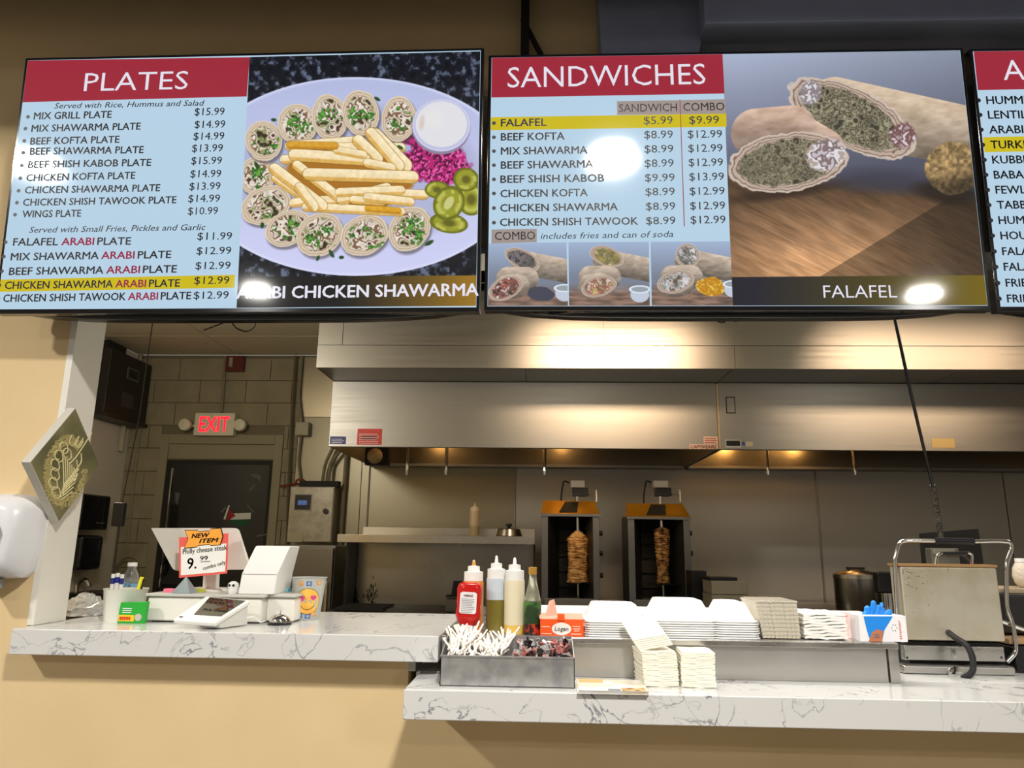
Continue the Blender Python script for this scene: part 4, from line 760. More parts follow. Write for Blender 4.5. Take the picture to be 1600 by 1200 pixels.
# pen cup, pens, bottle, green box, bag
o = Z(194, 969); o = Vector((o.x, 2.33, CT)); k = 2.33/1130; r_ = 31*k; hp = 46*k
t = thing('pen_cup', 'white paper cup holding markers at the left of the counter', 'cup', o)
G().lathe([(r_*.86, .001), (r_*.86, 0), (r_, hp), (r_+.002, hp+.002), (r_-.002, hp+.001), (r_*.84, .004), (.001, .004)], 30, caps=False).build('cup_wall', mat('paper_cup', rgb(226, 226, 214), .5), t, smooth=True)
for i, (dx, c_, h_, lab) in enumerate(((-.042, 0, .135, 'white marker with blue band standing leftmost in the white cup'), (-.030, 0, .138, 'white marker with blue band, second from left in the white cup'), (-.018, 0, .134, 'white marker with blue band, third from left in the white cup'), (.022, 1, .128, 'yellow highlighter with black clip leaning in the white cup'))):
    pt = thing('marker_pen', lab, 'pen', (o.x+dx, o.y+.004*i-.01, CT+.006), group='markers in the white cup'); tl = 0 if not c_ else .18
    pt.rotation_euler = (0, tl, 0); m = mat('pen_yellow', rgb(240, 226, 40), .4) if c_ else WPLAST
    G().cyl((0, 0, 0), (0, 0, h_), .0062, n=12).build('barrel', m, pt, smooth=True)
    if c_: G().box(.0062, .010, -.003, .003, h_-.045, h_-.004).build('clip', BLACK, pt)
    else: G().cyl((0, 0, h_-.03), (0, 0, h_-.012), .0066, n=12).build('blue_band', mat('pen_blue', rgb(40, 50, 130), .4), pt)
o = Vector((at(205, 900, 2.42).x, 2.42, CT)); k = 2.42/1130
t = thing('water_bottle', 'clear plastic water bottle with blue label behind the pen cup', 'bottle', o)
CLR = mat('clear_plastic', (.93, .95, .95), .06, trans=.92, ior=1.25)
hb = at(205, 879, 2.42).z-CT; R_ = 15*k
G().lathe([(R_*.8, 0), (R_, .006), (R_, .02), (R_*.93, .03), (R_, .04), (R_, .05), (R_*.94, .055), (R_, .12), (R_, hb-.065), (R_*.8, hb-.045), (R_*.42, hb-.022), (R_*.4, hb-.010)], 24).build('bottle_body', CLR, t, smooth=True)
G().lathe([(R_+.0006, hb-.105), (R_+.0006, hb-.066)], 24, caps=False).build('label', mat('bottle_label', rgb(120, 170, 210), .4, noise=(45, rgb(40, 80, 40), .45, .62)), t, smooth=True)
G().cyl((0, 0, hb-.012), (0, 0, hb), R_*.46, n=20).build('cap', WPLAST, t)
o = Z(204, 972); a = at(185, 970, 2.26); b = at(226, 970, 2.26)
t = thing('tea_light_box', 'green cardboard box with yellow panel leaning against the pen cup', 'box', (a.x, 2.255, CT)); W = b.x-a.x; hh = at(204, 940, 2.255).z-CT
g = G(); g.prism([(0, 0), (W, 0), (W+.002, hh), (.003, hh-.003)], 0, .02); g.build('carton', mat('carton_green', rgb(38, 168, 52), .45), t, bevel=.001)
G().box(.002, W*.62, -.0012, 0, .006, .024).build('yellow_panel', mat('panel_yellow', rgb(244, 200, 40), .5), t)
g = G()
for i in range(5): g.box(.006+.007*i, .0115+.007*i, -.0022, -.0013, .010, .019)
tag(g.build('fine_print', mat('panel_red', rgb(210, 70, 30), .5), t), kind='stuff')
G().lathe([(.011, 0), (.011, .001)], 20).build('candle_picture', mat('candle_grey', rgb(190, 190, 176), .5), t).matrix_local = Matrix.Translation((W*.78, -.001, .018))@Matrix.Rotation(PI/2, 4, 'X')
g = G()
for i in range(3): g.box(.012, W*.5, -.0015, -.0006, .030+.006*i, .0325+.006*i)
tag(g.build('fine_print', inkW, t), kind='stuff')
# ketchup, squeeze bottles, sauce bottle
def squeeze(px, y0, y1, Y, wpx, label, fill, level, tip):
    k = Y/1130*1.0; x = at(px, y0, Y).x; t = thing('squeeze_bottle', label, 'bottle', (x, Y, CT), group='squeeze bottles on the riser shelf'); H_ = at(px, y1, Y).z-CT; r = wpx/2*k
    hs_ = H_*.70
    G().lathe([(r*.94, 0), (r, .004), (r, hs_*level)], 28).build('filling', mat('fill_'+str(px), rgb(*fill), .35), t, smooth=True)
    G().lathe([(r*1.0, hs_*level), (r, hs_-.004), (r*.97, hs_)], 28).build('bottle_body', mat('milky_plastic', rgb(196, 206, 214), .3) if not tip else mat('milky_'+str(px), rgb(*tip[1]), .3), t, smooth=True)
    G().lathe([(r*.93, hs_), (r*.93, hs_+.026), (r*.60, hs_+.028), (r*.58, hs_+.042), (r*.2, hs_+.044), (r*.12, H_-.002), (r*.06, H_)], 28).build('nozzle_cap', WPLAST, t, smooth=True)
    for i in range(0): pass
    if tip and tip[0]: G().lathe([(r*.21, hs_+.045), (r*.14, H_-.004), (r*.07, H_+.0005)], 12).build('tip', mat('sauce_tip', rgb(214, 150, 60), .5), t, smooth=True)
    return t
squeeze(738, 988, 875, 2.24, 31, 'tall squeeze bottle filled with orange sauce behind the ketchup', (214, 128, 60), .75, (1, (216, 134, 64)))
squeeze(774, 990, 868, 2.20, 29, 'squeeze bottle two thirds clear above olive green dressing', (124, 112, 44), .60, None)
squeeze(803, 991, 871, 2.18, 31, 'squeeze bottle of pale cream with yellow at its base', (232, 190, 92), .16, (0, (226, 216, 184)))
o = Vector((at(730, 975, 2.15).x, 2.15, CT)); k = 2.15/1130; Hk = at(730, 910, 2.15).z-CT
t = thing('ketchup_bottle', 'red ketchup bottle standing upside down on its white cap', 'bottle', o)
t.rotation_euler = (0, .04, 0)
KR = mat('ketchup_red', rgb(196, 26, 22), .18, coat=.3); hk = Hk
G().lathe([(19*k*.62, .024), (19*k*.85, .034), (19*k, .05), (19*k*.98, .06), (19*k*.93, .075), (19*k*.97, hk*.6), (19*k*.98, hk*.8), (19*k*1.0, hk*.88), (19*k*.86, hk*.97), (19*k*.6, hk)], 28, sy=.62, sq=3).build('bottle_body', KR, t, smooth=True)
G().lathe([(.020, 0), (.020, .022), (.017, .024)], 24, sy=.9).build('cap', WPLAST, t, smooth=True)
lz0, lz1 = hk*.40, hk*.82; lw = 12.5*k; yl = -19*k*.62*.985
tl_ = [(-lw, lz0+.004), (-lw+.004, lz0), (lw-.004, lz0), (lw, lz0+.004), (lw, lz1-.004), (lw-.006, lz1), (-lw+.006, lz1), (-lw, lz1-.004)]
G().prism(tl_, yl-.0016, yl).build('label', mat('label_white', rgb(236, 232, 230), .45), t)
text('HEINZ', mat('label_red', rgb(170, 40, 40), .5), t, (-lw*.55, yl-.0024, lz1-.013), (1, 0, 0), (0, 0, 1), lw*1.1, .006, bold=.03)
g = G()
for i in range(9): g.box(-lw*.8, lw*random.uniform(.5, .8), yl-.0024, yl-.0018, lz1-.020-.0045*i, lz1-.0185-.0045*i)
tag(g.build('fine_print', mat('label_grey', rgb(150, 150, 156), .6), t), kind='stuff')
o = Vector((at(832, 985, 2.16).x, 2.16, CT)); k = 2.16/1130; Hb = at(832, 886, 2.16).z-CT; r = 12.5*k
t = thing('sauce_bottle', 'slim glass sauce bottle with gold cap and green and red label', 'bottle', o)
G().lathe([(r*.9, 0), (r, .004), (r, Hb*.50), (r*.8, Hb*.62), (r*.5, Hb*.78), (r*.42, Hb*.90)], 24).build('bottle_body', mat('green_tint_glass', rgb(196, 200, 180), .06, trans=.8), t, smooth=True)
G().lathe([(r*1.06, .0), (r*1.07, .003), (r*1.07, Hb*.16)], 24).build('dark_contents', mat('dark_sauce', (.02, .012, .01), .3, noise=(60, rgb(190, 60, 34), .5, .6)), t, smooth=True)
G().cyl((0, 0, Hb*.89), (0, 0, Hb), r*.52, n=20).build('cap', mat('cap_gold', rgb(220, 170, 80), .3, .7), t, bevel=.0008)
G().lathe([(r+.0006, Hb*.08), (r+.0006, Hb*.48)], 24, caps=False).build('label', mat('herb_label', rgb(34, 60, 30), .45, noise=(22, rgb(84, 150, 60), .46, .6)), t, smooth=True)
# orange box with its flaps
a, b = at(844, 998, 2.125), at(912, 1000, 2.125); W = b.x-a.x; hh = at(870, 967, 2.125).z-CT
t = thing('wrap_box', 'bright orange box of wrap with white oval label and open top flap', 'box', (a.x, 2.118, CT), rz=.02)
OR = mat('box_orange', rgb(246, 92, 30), .5)
G().box(0, W, 0, .09, 0, hh).build('carton', OR, t, bevel=.001)
G().add([(-.002, 0, hh), (W, 0, hh), (W, .05, hh+.012), (-.002, .05, hh+.012)], [(0, 1, 2, 3)]).build('flap', mat('box_pale', rgb(238, 160, 138), .6), t)
G().add([(W*.10, .02, hh+.002), (W*.42, .03, hh+.002), (W*.34, .05, hh+.05), (W*.22, .05, hh+.045)], [(0, 1, 2, 3)]).build('flap', mat('box_pale', rgb(238, 160, 138), .6), t)
G().box(W*.40, W*.56, -.003, .01, hh-.004, hh+.014).build('tab', OR, t, bevel=.001)
G().add(*(lambda pts: (pts, [tuple(range(len(pts)))]))([(W*.49+W*.225*math.cos(i*PI/16), -.0012, hh*.44+hh*.36*math.sin(i*PI/16)) for i in range(32)])).build('label_oval', mat('label_cream', rgb(244, 240, 232), .6), t)
text('Logan', mat('logo_ink', rgb(60, 50, 60), .6), t, (W*.33, -.0022, hh*.33), (1, 0, 0), (0, 0, 1), W*.32, hh*.24, ital=.2, bold=.005)
g = G()
for x0_, x1_, z_ in ((.03, .22, .52), (.03, .26, .12), (.74, .92, .56), (.76, .92, .42), (.78, .90, .30), (.70, .94, .12)): g.box(W*x0_, W*x1_, -.0016, -.0008, hh*z_, hh*(z_+.06))
tag(g.build('fine_print', mat('print_pale', rgb(255, 200, 170), .6), t), kind='stuff')
# ------------------------------------------------------------------ foam clamshells, nested in stacks
def foam(W, D_, lid, name='foam_box'):
    g = G(); r = .012
    def loop(w_, d_, z): return [(-w_/2+r, -d_/2, z), (w_/2-r, -d_/2, z), (w_/2, -d_/2+r, z), (w_/2, d_/2-r, z), (w_/2-r, d_/2, z), (-w_/2+r, d_/2, z), (-w_/2, d_/2-r, z), (-w_/2, -d_/2+r, z)]
    R = [loop(W, D_, 0), loop(W, D_, .0034), loop(W-.012, D_-.012, .0038), loop(W-.016-lid*.9, D_-.016-lid*.9, .004+lid), loop(W-.026-lid*.9, D_-.026-lid*.9, .0045+lid)]
    vs = sum(R, []); fs = [(j*8+i, j*8+(i+1) % 8, (j+1)*8+(i+1) % 8, (j+1)*8+i) for j in range(4) for i in range(8)]+[(7, 6, 5, 4, 3, 2, 1, 0), tuple(32+i for i in range(8))]
    g.add(vs, fs); return g
def fstack(px0, px1, yb, n, Y, D_, lid, where, dy=.0062, yaw=0):
    a, b = at(px0, yb, Y), at(px1, yb, Y); W = b.x-a.x; cx_ = (a.x+b.x)/2; zb = CT+.001
    low = foam(W, D_, .003).build('foam_box', FOAM, None, (cx_, Y+D_/2, zb)); base = low
    tag(low, 'bottom white foam box of the stack '+where, 'box', 'foam takeout boxes on the riser shelf')
    for i in range(1, n):
        o_ = dup(low, (cx_+random.uniform(-.0015, .0015), Y+D_/2+random.uniform(-.001, .001), zb+i*dy), (0, 0, random.uniform(-.012, .012)+yaw), 'white foam box nested inside the stack '+where) if i < n-1 else None
    tp = foam(W*.985, D_*.985, lid).build('foam_box', FOAM, None, (cx_, Y+D_/2, zb+(n-1)*dy), smooth=True); tp.rotation_euler = (0, 0, yaw)
    tag(tp, 'domed white foam box topping the stack '+where, 'box', 'foam takeout boxes on the riser shelf')
fstack(914, 1014, 996, 7, 2.125, .2, .042, 'beside the orange box')
fstack(1016, 1122, 998, 8, 2.125, .2, .050, 'behind the leaning napkins')
fstack(1120, 1190, 999, 8, 2.125, .2, .046, 'next to the clear plastic lids', yaw=-.02)
# clear hinged containers
k = 2.15/1130; a = at(1188, 997, 2.14)
pc_ = mat('clear_pet', rgb(240, 230, 208), .14, trans=.3, alpha=1)
for i in range(9):
    t0 = thing('clear_container', ('leftmost clear plastic container of the tilted nest beside foam stacks'), 'container', (a.x+.012+.0115*i, 2.14, CT+.002), group='nested clear containers') if i == 0 else None
    if i == 0:
        g = G()
        R = []
        for z, ex in ((0, 0), (.05, .002), (.098, .006)): R += [(-.004-ex*0, 0, z), (.008+ex*.3, 0, z), (.008+ex*.3, .15, z), (-.004, .15, z)]
        g.add(R, [(j*4+q, j*4+(q+1) % 4, (j+1)*4+(q+1) % 4, (j+1)*4+q) for j in range(2) for q in range(4)]+[(3, 2, 1, 0), (8, 9, 10, 11)]); g.build('shell', pc_, t0, bevel=.002)
        G().box(-.006, .011, -.003, .153, .096, .101).build('rim', mat('pet_rim', rgb(226, 220, 204), .15, trans=.3), t0, bevel=.001)
        g = G()
        for q in range(8): g.box(-.005, .0088, -.0015, .0, .008+.011*q, .0125+.011*q)
        tag(g.build('ribs', mat('pet_rim', (1, 1, 1), .1), t0), kind='stuff')
        t0.rotation_euler = (0, -.16, 0); first = t0
    else: dup(first, (a.x+.012+.0115*i, 2.14+.001*(i % 3), CT+.002), (0, -.16+.012*i, 0), 'rightmost clear plastic container of the tilted nest beside foam stacks' if i == 8 else 'clear plastic container inside the tilted nest beside foam stacks')
# paper sheets stack, one object per visible bundle
a, b = at(1258, 1000, 2.14), at(1325, 1001, 2.14); W = b.x-a.x
for i in range(9):
    hh = .0078 if i < 8 else .006
    g = G(); m_ = 10; vs = []
    for j in range(m_+1):
        x = W*j/m_; w_ = .0014*math.sin(j*.9+i*1.3)+.0008*math.sin(j*2.3+i)-(.004*(j/m_-.5)**2 if i > 6 else 0)
        for y_ in (0, .15): vs += [(x, y_, w_), (x, y_, w_+hh-.0012)]
    fs = []
    for j in range(m_): b0, b1 = j*4, (j+1)*4; fs += [(b0, b1, b1+1, b0+1), (b0+2, b0+3, b1+3, b1+2), (b0+1, b1+1, b1+3, b0+3), (b0, b0+2, b1+2, b1)]
    fs += [(0, 1, 3, 2), (m_*4, m_*4+2, m_*4+3, m_*4+1)]; g.add(vs, fs)
    o = g.build('deli_paper', PAPER, None, (a.x+random.uniform(-.002, .002), 2.14+random.uniform(-.001, .001), CT+.003+i*.0078)); tag(o, 'bundle of white deli paper at the %s of the pile left of the gloves' % ('bottom' if i == 0 else 'top' if i == 8 else 'middle'), 'paper', 'deli paper pile on the riser shelf')
# glove boxes
a, b = at(1318, 1003, 2.16), at(1352, 1003, 2.16); hh = at(1330, 958, 2.16).z-CT
t = thing('folded_carton', 'pinkish white carton standing behind the box of blue gloves', 'box', (a.x, 2.19, CT)); W = b.x-a.x
G().box(0, W+.02, 0, .05, 0, hh).build('carton', mat('carton_pink', rgb(240, 214, 206), .7), t, bevel=.001)
g = G()
for i in range(4): g.box(.006, .028-.003*i, -.001, 0, hh-.012-.006*i, hh-.009-.006*i)
tag(g.build('fine_print', mat('print_red', rgb(220, 120, 110), .7), t), kind='stuff')
a, b = at(1345, 1003, 2.13), at(1419, 1003, 2.13); W = b.x-a.x; hh = at(1380, 962, 2.13).z-CT
t = thing('glove_box', 'white box showing a blue gloved hand, blue gloves sticking out on top', 'box', (a.x, 2.13, CT)); BL = mat('nitrile_blue', rgb(34, 140, 232), .45, bump=(90, .2, .003)); GW = mat('carton_white', rgb(240, 238, 240), .6)
G().box(0, W, 0, .07, 0, hh).build('carton', GW, t, bevel=.001)
X = lambda px, py: (at(px, py, 2.13).x-a.x, at(px, py, 2.13).z-CT)
pic = [X(1349, 963), X(1395, 963), X(1382, 984), X(1378, 1002), X(1360, 1002), X(1354, 984)]
def fp(pts, m, name, d): G().add([(x, -d, z) for x, z in pts], [tuple(range(len(pts)))]).build(name, m, t)
fp(pic, BL, 'glove_picture', .0008); fp([X(1357, 1002), X(1362, 988), X(1370, 983), X(1380, 986), X(1378, 1002)], mat('skin_print', rgb(190, 120, 84), .6), 'wrist_picture', .0014)
text('100', inkW, t, (X(1364, 994)[0], -.0022, .010), (1, 0, 0), (0, 0, 1), .016, .010, bold=.02)
for i in range(6):
    q = X(1397+4*math.cos(i*PI/3), 981+5*math.sin(i*PI/3)); G().box(q[0]-.001, q[0]+.001, -.0014, -.0006, q[1]-.001, q[1]+.001).build('dot_mark', inkK, t)
g = G()
for i in range(9): g.box(X(1405, 985)[0], X(1405, 985)[0]+.006-.001*(i % 3), -.0014, -.0006, hh*.12+hh*.08*i, hh*.12+hh*.08*i+.0025)
tag(g.build('fine_print', mat('print_red', rgb(200, 60, 60), .7), t), kind='stuff')
gp = at(1372, 950, 2.16)
for i, (px, py, rr_) in enumerate(((1352, 958, 8), (1358, 950, 9), (1366, 952, 9), (1365, 941, 7), (1375, 949, 9), (1384, 953, 9), (1391, 956, 8), (1372, 957, 10), (1383, 944, 5))):
    q = at(px, py, 2.155); e = Vector((q.x-a.x, .025+.010*(i % 3), q.z-CT)); s_ = Vector((W*.36+.003*(i-4), .035, hh-.015)); kr = rr_*.9*2.16/1130*.62
    G().tube(arc([s_, s_*.45+e*.55+Vector(((e.x-s_.x)*.2, 0, .002)), e], .02, 4)+[e+(e-s_).normalized()*kr*.6], [kr*.8]*3+[kr]*4+[kr*.35], 8).build('glove', BL, t, smooth=True)
# ------------------------------------------------------------------ cutlery bin on the lower counter
a, b = at(687, 1073, 1.955), at(898, 1075, 1.955); W = b.x-a.x; h0 = at(790, 1026, 1.955).z-LT; hbk = at(790, 992, 2.1).z-LT
t = thing('cutlery_bin', 'scuffed galvanised open bin on the lower counter full of wrapped straws', 'bin', (a.x, 1.955, LT)); DB = .142
G().box(0, W, 0, .002, 0, h0).build('front_panel', GALV, t); G().box(0, W, 0, DB, 0, .002).build('bottom_panel', GALV, t)
G().box(-.0015, W+.0015, -.0025, .0045, h0-.003, h0+.001).build('rim', GALV, t)
for x_ in (0, W-.002): G().add([(x_, 0, 0), (x_, DB, 0), (x_, DB, hbk), (x_, 0, h0), (x_+.002, 0, 0), (x_+.002, DB, 0), (x_+.002, DB, hbk), (x_+.002, 0, h0)], [(3, 2, 1, 0), (4, 5, 6, 7), (0, 1, 5, 4), (1, 2, 6, 5), (2, 3, 7, 6), (3, 0, 4, 7)]).build('side_panel', GALV, t)
G().box(0, W, DB-.002, DB, 0, hbk).build('back_panel', GALV, t)
G().box(W*.535, W*.535+.002, .003, DB-.003, .002, h0).build('divider', GALV, t)
WR = mat('straw_paper', rgb(246, 240, 230), .7); base = None
for i in range(170):
    L_ = random.uniform(.06, .10); u = random.random(); x = a.x+.012+u*(W*.51-.02); y = 1.955+random.uniform(.008, DB-.012); y = min(y, 1.955+DB-.055); z = LT+h0-.022+random.uniform(0, .020)+(y-1.955)*.32+.010*math.sin(u*PI*2.2)
    r = (-1.2+random.gauss(0, .14), random.gauss(0, .10), random.gauss(0, .30))
    if base is None:
        base = tag(G().tube([(0, 0, 0), (.002, .004, .035), (-.001, .001, .07)], .0026, 5).build('wrapped_straw', WR, None, (x, y, z), smooth=True), 'white paper wrapped straw in the tangle in the left half of the metal bin', 'straw', 'wrapped straws in the metal bin')
        base.rotation_euler = r
    else:
        o = base.copy(); COL.objects.link(o); o.location = (x, y, z); o.rotation_euler = r
base = None
cm = [mat('wrap_clear', rgb(210, 208, 206), .12, trans=.5, bump=(60, .6, .004)), mat('wrap_dark', rgb(40, 34, 36), .15, coat=.5, bump=(60, .5, .004)), mat('wrap_pink', rgb(190, 120, 112), .2, coat=.5, bump=(60, .5, .004))]
for i in range(84):
    u = random.random(); x = a.x+W*.55+.01+u*(W*.44-.022); y = 1.955+random.uniform(.014, DB-.016); z = LT+h0-.016+random.uniform(0, .018)+(y-1.955)*.22
    m = cm[0] if random.random() < .45-(u-.5)*.5 else cm[1 if random.random() < .55 else 2]
    g = G(); L_ = random.uniform(.016, .026); w_ = .007
    vs = []
    for j in range(5):
        zz_ = -L_+j*L_/2; vs += [(-w_*random.uniform(.5, 1), random.uniform(-.003, .003), zz_), (w_*random.uniform(.5, 1), random.uniform(-.003, .003), zz_), (w_*random.uniform(.5, 1), random.uniform(.002, .005), zz_), (-w_*random.uniform(.5, 1), random.uniform(.002, .006), zz_)]
    g.add(vs, [(j*4+q, j*4+(q+1) % 4, (j+1)*4+(q+1) % 4, (j+1)*4+q) for j in range(4) for q in range(4)]+[(3, 2, 1, 0), (16, 17, 18, 19)])
    o = g.build('cutlery_packet', m, None, (x, y, z)); o.rotation_euler = (random.uniform(-1.3, 1.3), random.uniform(-1.4, 1.4), random.uniform(0, PI))
    tag(o, 'crumpled %s cutlery packet in the right half of the metal bin' % ({0: 'clear wrapped', 1: 'black', 2: 'pinkish red'}[cm.index(m)]), 'packet', 'cutlery packets in the metal bin')
# menus and napkins
a, b = at(901, 1076, 1.93), at(1008, 1080, 1.93)
for i in range(5):
    g = G(); W = b.x-a.x; m_ = 8; vs = []; z0_ = i*.0018
    for j in range(m_+1):
        x = W*j/m_; sag = -.003*math.sin(PI*j/m_)*0
        for y_, zz_ in ((-.050, .0), (.0, .0), (.10, 0)): vs.append((x, y_, zz_+sag))
    n3 = 3; vs2 = [(x, y_, z_+.0014) for x, y_, z_ in vs]; N_ = len(vs); fs = []
    for j in range(m_):
        for q in range(2): A0 = j*3+q; fs += [(A0, A0+3, A0+4, A0+1), (N_+A0, N_+A0+1, N_+A0+4, N_+A0+3)]
        fs += [(j*3, N_+j*3, N_+j*3+3, j*3+3), (j*3+2, j*3+5, N_+j*3+5, N_+j*3+2)]
    fs += [(0, 1, N_+1, N_), (1, 2, N_+2, N_+1), (m_*3, N_+m_*3, N_+m_*3+1, m_*3+1), (m_*3+1, N_+m_*3+1, N_+m_*3+2, m_*3+2)]
    g.add(vs+vs2, fs)
    o = g.build('menu_flyer', mat('flyer_paper', rgb(226, 214, 190), .3, noise=(14, rgb(238, 236, 232), .45, .55)), None, (a.x+.001*i, 1.938+random.uniform(-.001, .002), LT+.0005+z0_))
    if i: o.location.x += random.uniform(-.002, .002)
    tag(o, '%s menu flyer of the pile left of the napkins' % ('top glossy' if i == 4 else 'inner glossy' if i else 'bottom glossy'), 'flyer', 'menu flyers on the ledge')
fo = o
fcol = mat('flyer_food', rgb(150, 96, 50), .3, noise=(60, rgb(236, 200, 140), .4, .6))
tag(G().box(W*.62, W*.97, -.049, -.012, .0016, .0019).build('printed_picture', fcol, fo)); G().box(.004, W*.4, .05, .098, .0016, .0019).build('printed_band', mat('flyer_tan', rgb(214, 176, 110), .4), fo)
G().box(W*.42, W*.60, -.049, -.03, .0016, .0019).build('printed_band', mat('flyer_grey', rgb(120, 124, 130), .4), fo)
def napkins(px0, px1, yb, Y, n, dpt, where, lean, htot, rot):
    a, b = at(px0, yb, Y), at(px1, yb, Y); W = b.x-a.x; dz = htot/n
    g = G(); m_ = 8
    for i in range(3):
        pass
    bases = []
    for v in range(3):
        g = G(); vs = []; 
        for j in range(m_+1):
            x = -W/2+W*j/m_; w_ = .0007*math.sin(j*1.1+v*.6)+.0003*math.sin(j*2.6+v)
            for y_ in (0, dpt): vs += [(x, y_, w_), (x, y_, w_+dz*.93)]
        fs = []
        for j in range(m_): b0, b1 = j*4, (j+1)*4; fs += [(b0, b1, b1+1, b0+1), (b0+2, b0+3, b1+3, b1+2), (b0+1, b1+1, b1+3, b0+3), (b0, b0+2, b1+2, b1)]
        fs += [(0, 1, 3, 2), (m_*4, m_*4+2, m_*4+3, m_*4+1)]; g.add(vs, fs); bases.append(g)
    first = {}
    for i in range(n):
        v = i % 3; f = i/(n-1)
        l = (a.x+W/2+random.uniform(-.0012, .0012)+lean*f*f, Y+random.uniform(-.0008, .001)+.0*f, LT+.001+i*dz)
        if v not in first:
            o = bases[v].build('napkin', mat('napkin_white', rgb(244, 240, 224), .85, bump=(160, .3, .002), spec=.1), None, l, bevel=0); first[v] = o; tag(o, None, 'napkin', 'paper napkins in two stacks')
        else: o = first[v].copy(); COL.objects.link(o); o.location = l
        o.rotation_euler = (0, 0, rot+random.uniform(-.02, .02))
        o['label'] = '%s the %s' % ('uppermost flat napkin of' if i == n-1 else 'bottom napkin of' if i == 0 else 'folded napkin inside', where)
    return a.x+W/2+lean, LT+.001+n*dz
nx, nz_ = napkins(1006, 1062, 1074, 2.0, 20, .10, 'taller napkin stack right of the flyers', -.006, at(1030, 1018, 2.0).z-LT, .10)
napkins(1066, 1119, 1076, 1.995, 18, .10, 'shorter square napkin stack before the steel riser', 0, at(1090, 1020, 1.995).z-LT, -.04)
kk = 2.05/1130
for i in range(6):
    g = G(); g.box(-.046, .046, -.0, .10, 0, .003); o = g.build('napkin', mat('napkin_white', rgb(244, 240, 224), .85), None, (nx-.004-.003*i, 2.01+.002*i, nz_+.006+.0045*i)); o.rotation_euler = (.42, -.16, .16)
    tag(o, 'topmost loose napkin slanting up on the taller stack' if i == 5 else 'loose slanting napkin under the topmost one on the taller stack', 'napkin', 'paper napkins in two stacks')
# ------------------------------------------------------------------ kitchen, left part
def wx(px, py): p = atx(px, py, KW); return p
p0, p1 = wx(152, 532), wx(205, 662)
t = thing('equipment_cabinet', 'dark equipment cabinet with a small window high on the kitchen side wall', 'cabinet', (KW, 5.54, 2.35)); DKC = mat('dark_cabinet', rgb(44, 42, 38), .4, .3)
G().box(0, .16, 0, .62, .03, .56).build('body', DKC, t, bevel=.006); G().box(0, .10, .04, .3, .56, .64).build('top_box', BLACK, t, bevel=.004); G().box(.16, .167, .25, .42, .36, .46).build('window_frame', mat('frame_grey', rgb(90, 90, 82), .4), t); G().box(.167, .169, .265, .405, .375, .445).build('window', BLACK, t)
G().box(0, .18, -.01, .63, 0, .03).build('bottom_rim', DKC, t, bevel=.004)
G().box(.1595, .1612, .22, .40, .12, .24).build('printed_plate', mat('plate_grey', rgb(64, 62, 56), .6), t)
q0, q1 = at(214, 570, 6.08), at(202, 655, 6.08)
t = thing('insulated_pipe', 'pale vertical pipe with dark red band beside the dark wall cabinet', 'pipe', (q1.x+.03, 6.08, q1.z))
L_ = q0.z-q1.z; G().cyl((0, 0, 0), (0, 0, L_), .034, n=16).build('pipe', mat('pipe_lagging', rgb(196, 190, 164), .5), t, smooth=True)
G().cyl((0, 0, L_*.46), (0, 0, L_*.56), .037, n=16).build('band', mat('band_darkred', rgb(70, 30, 26), .5), t, smooth=True); G().cyl((0, 0, L_), (0, 0, L_+.10), .02, n=12).build('neck', CONDUIT, t)
G().box(-.06, .06, -.04, .06, -.03, 0).build('bracket', DKC, t, bevel=.003); G().box(-.07, -.03, -.04, -.036, -.28, -.03).build('paper_tag', mat('tag_paper', rgb(170, 164, 140), .7), t)
for (py0, py1, lab, i) in ((773, 828, 'black wall towel dispenser, upper of two behind the jamb', 0), (836, 890, 'black wall soap dispenser, lower of two behind the jamb', 1)):
    za, zb = atx(140, py0, KW+.1).z, atx(140, py1, KW+.1).z; ya, yb = (5.44, 5.80) if i == 0 else (5.50, 5.78)
    t = thing('towel_dispenser' if i == 0 else 'hand_dispenser', lab, 'dispenser', (KW, ya, zb)); Hh_ = za-zb
    g = G(); g.box(0, .16, 0, yb-ya, 0, Hh_); g.build('cover', mat('gloss_black', (.006, .006, .007), .2, coat=.3), t, bevel=.03 if i else .015, seg=3)
    if i: G().cyl((.10, (yb-ya)*.7, -.012), (.10, (yb-ya)*.7, .02), .045, n=20).build('spout', mat('smoke_grey', rgb(120, 116, 104), .3), t)
    else: G().box(.158, .163, .2, .3, .05, .06).build('glint_mark', mat('frame_grey', rgb(90, 90, 82), .4), t)
q = at(122, 935, 5.7)
t = thing('hand_sink', 'dark hand wash sink block with chrome gooseneck tap behind the jamb', 'sink', (KW, 5.55, .85)); za = at(120, 925, 5.7).z-.85
G().box(.0, .34, 0, .42, 0, za).build('basin', BLACK, t, bevel=.01)
pts = [at(x, y, 5.72) for x, y in ((119, 935), (120, 912), (127, 906), (136, 906), (140, 916))]
G().tube(arc([(p_.x-KW, .17, p_.z-.85) for p_ in pts], .06, 5), .016, 8).build('tap', CHROME, t, smooth=True)
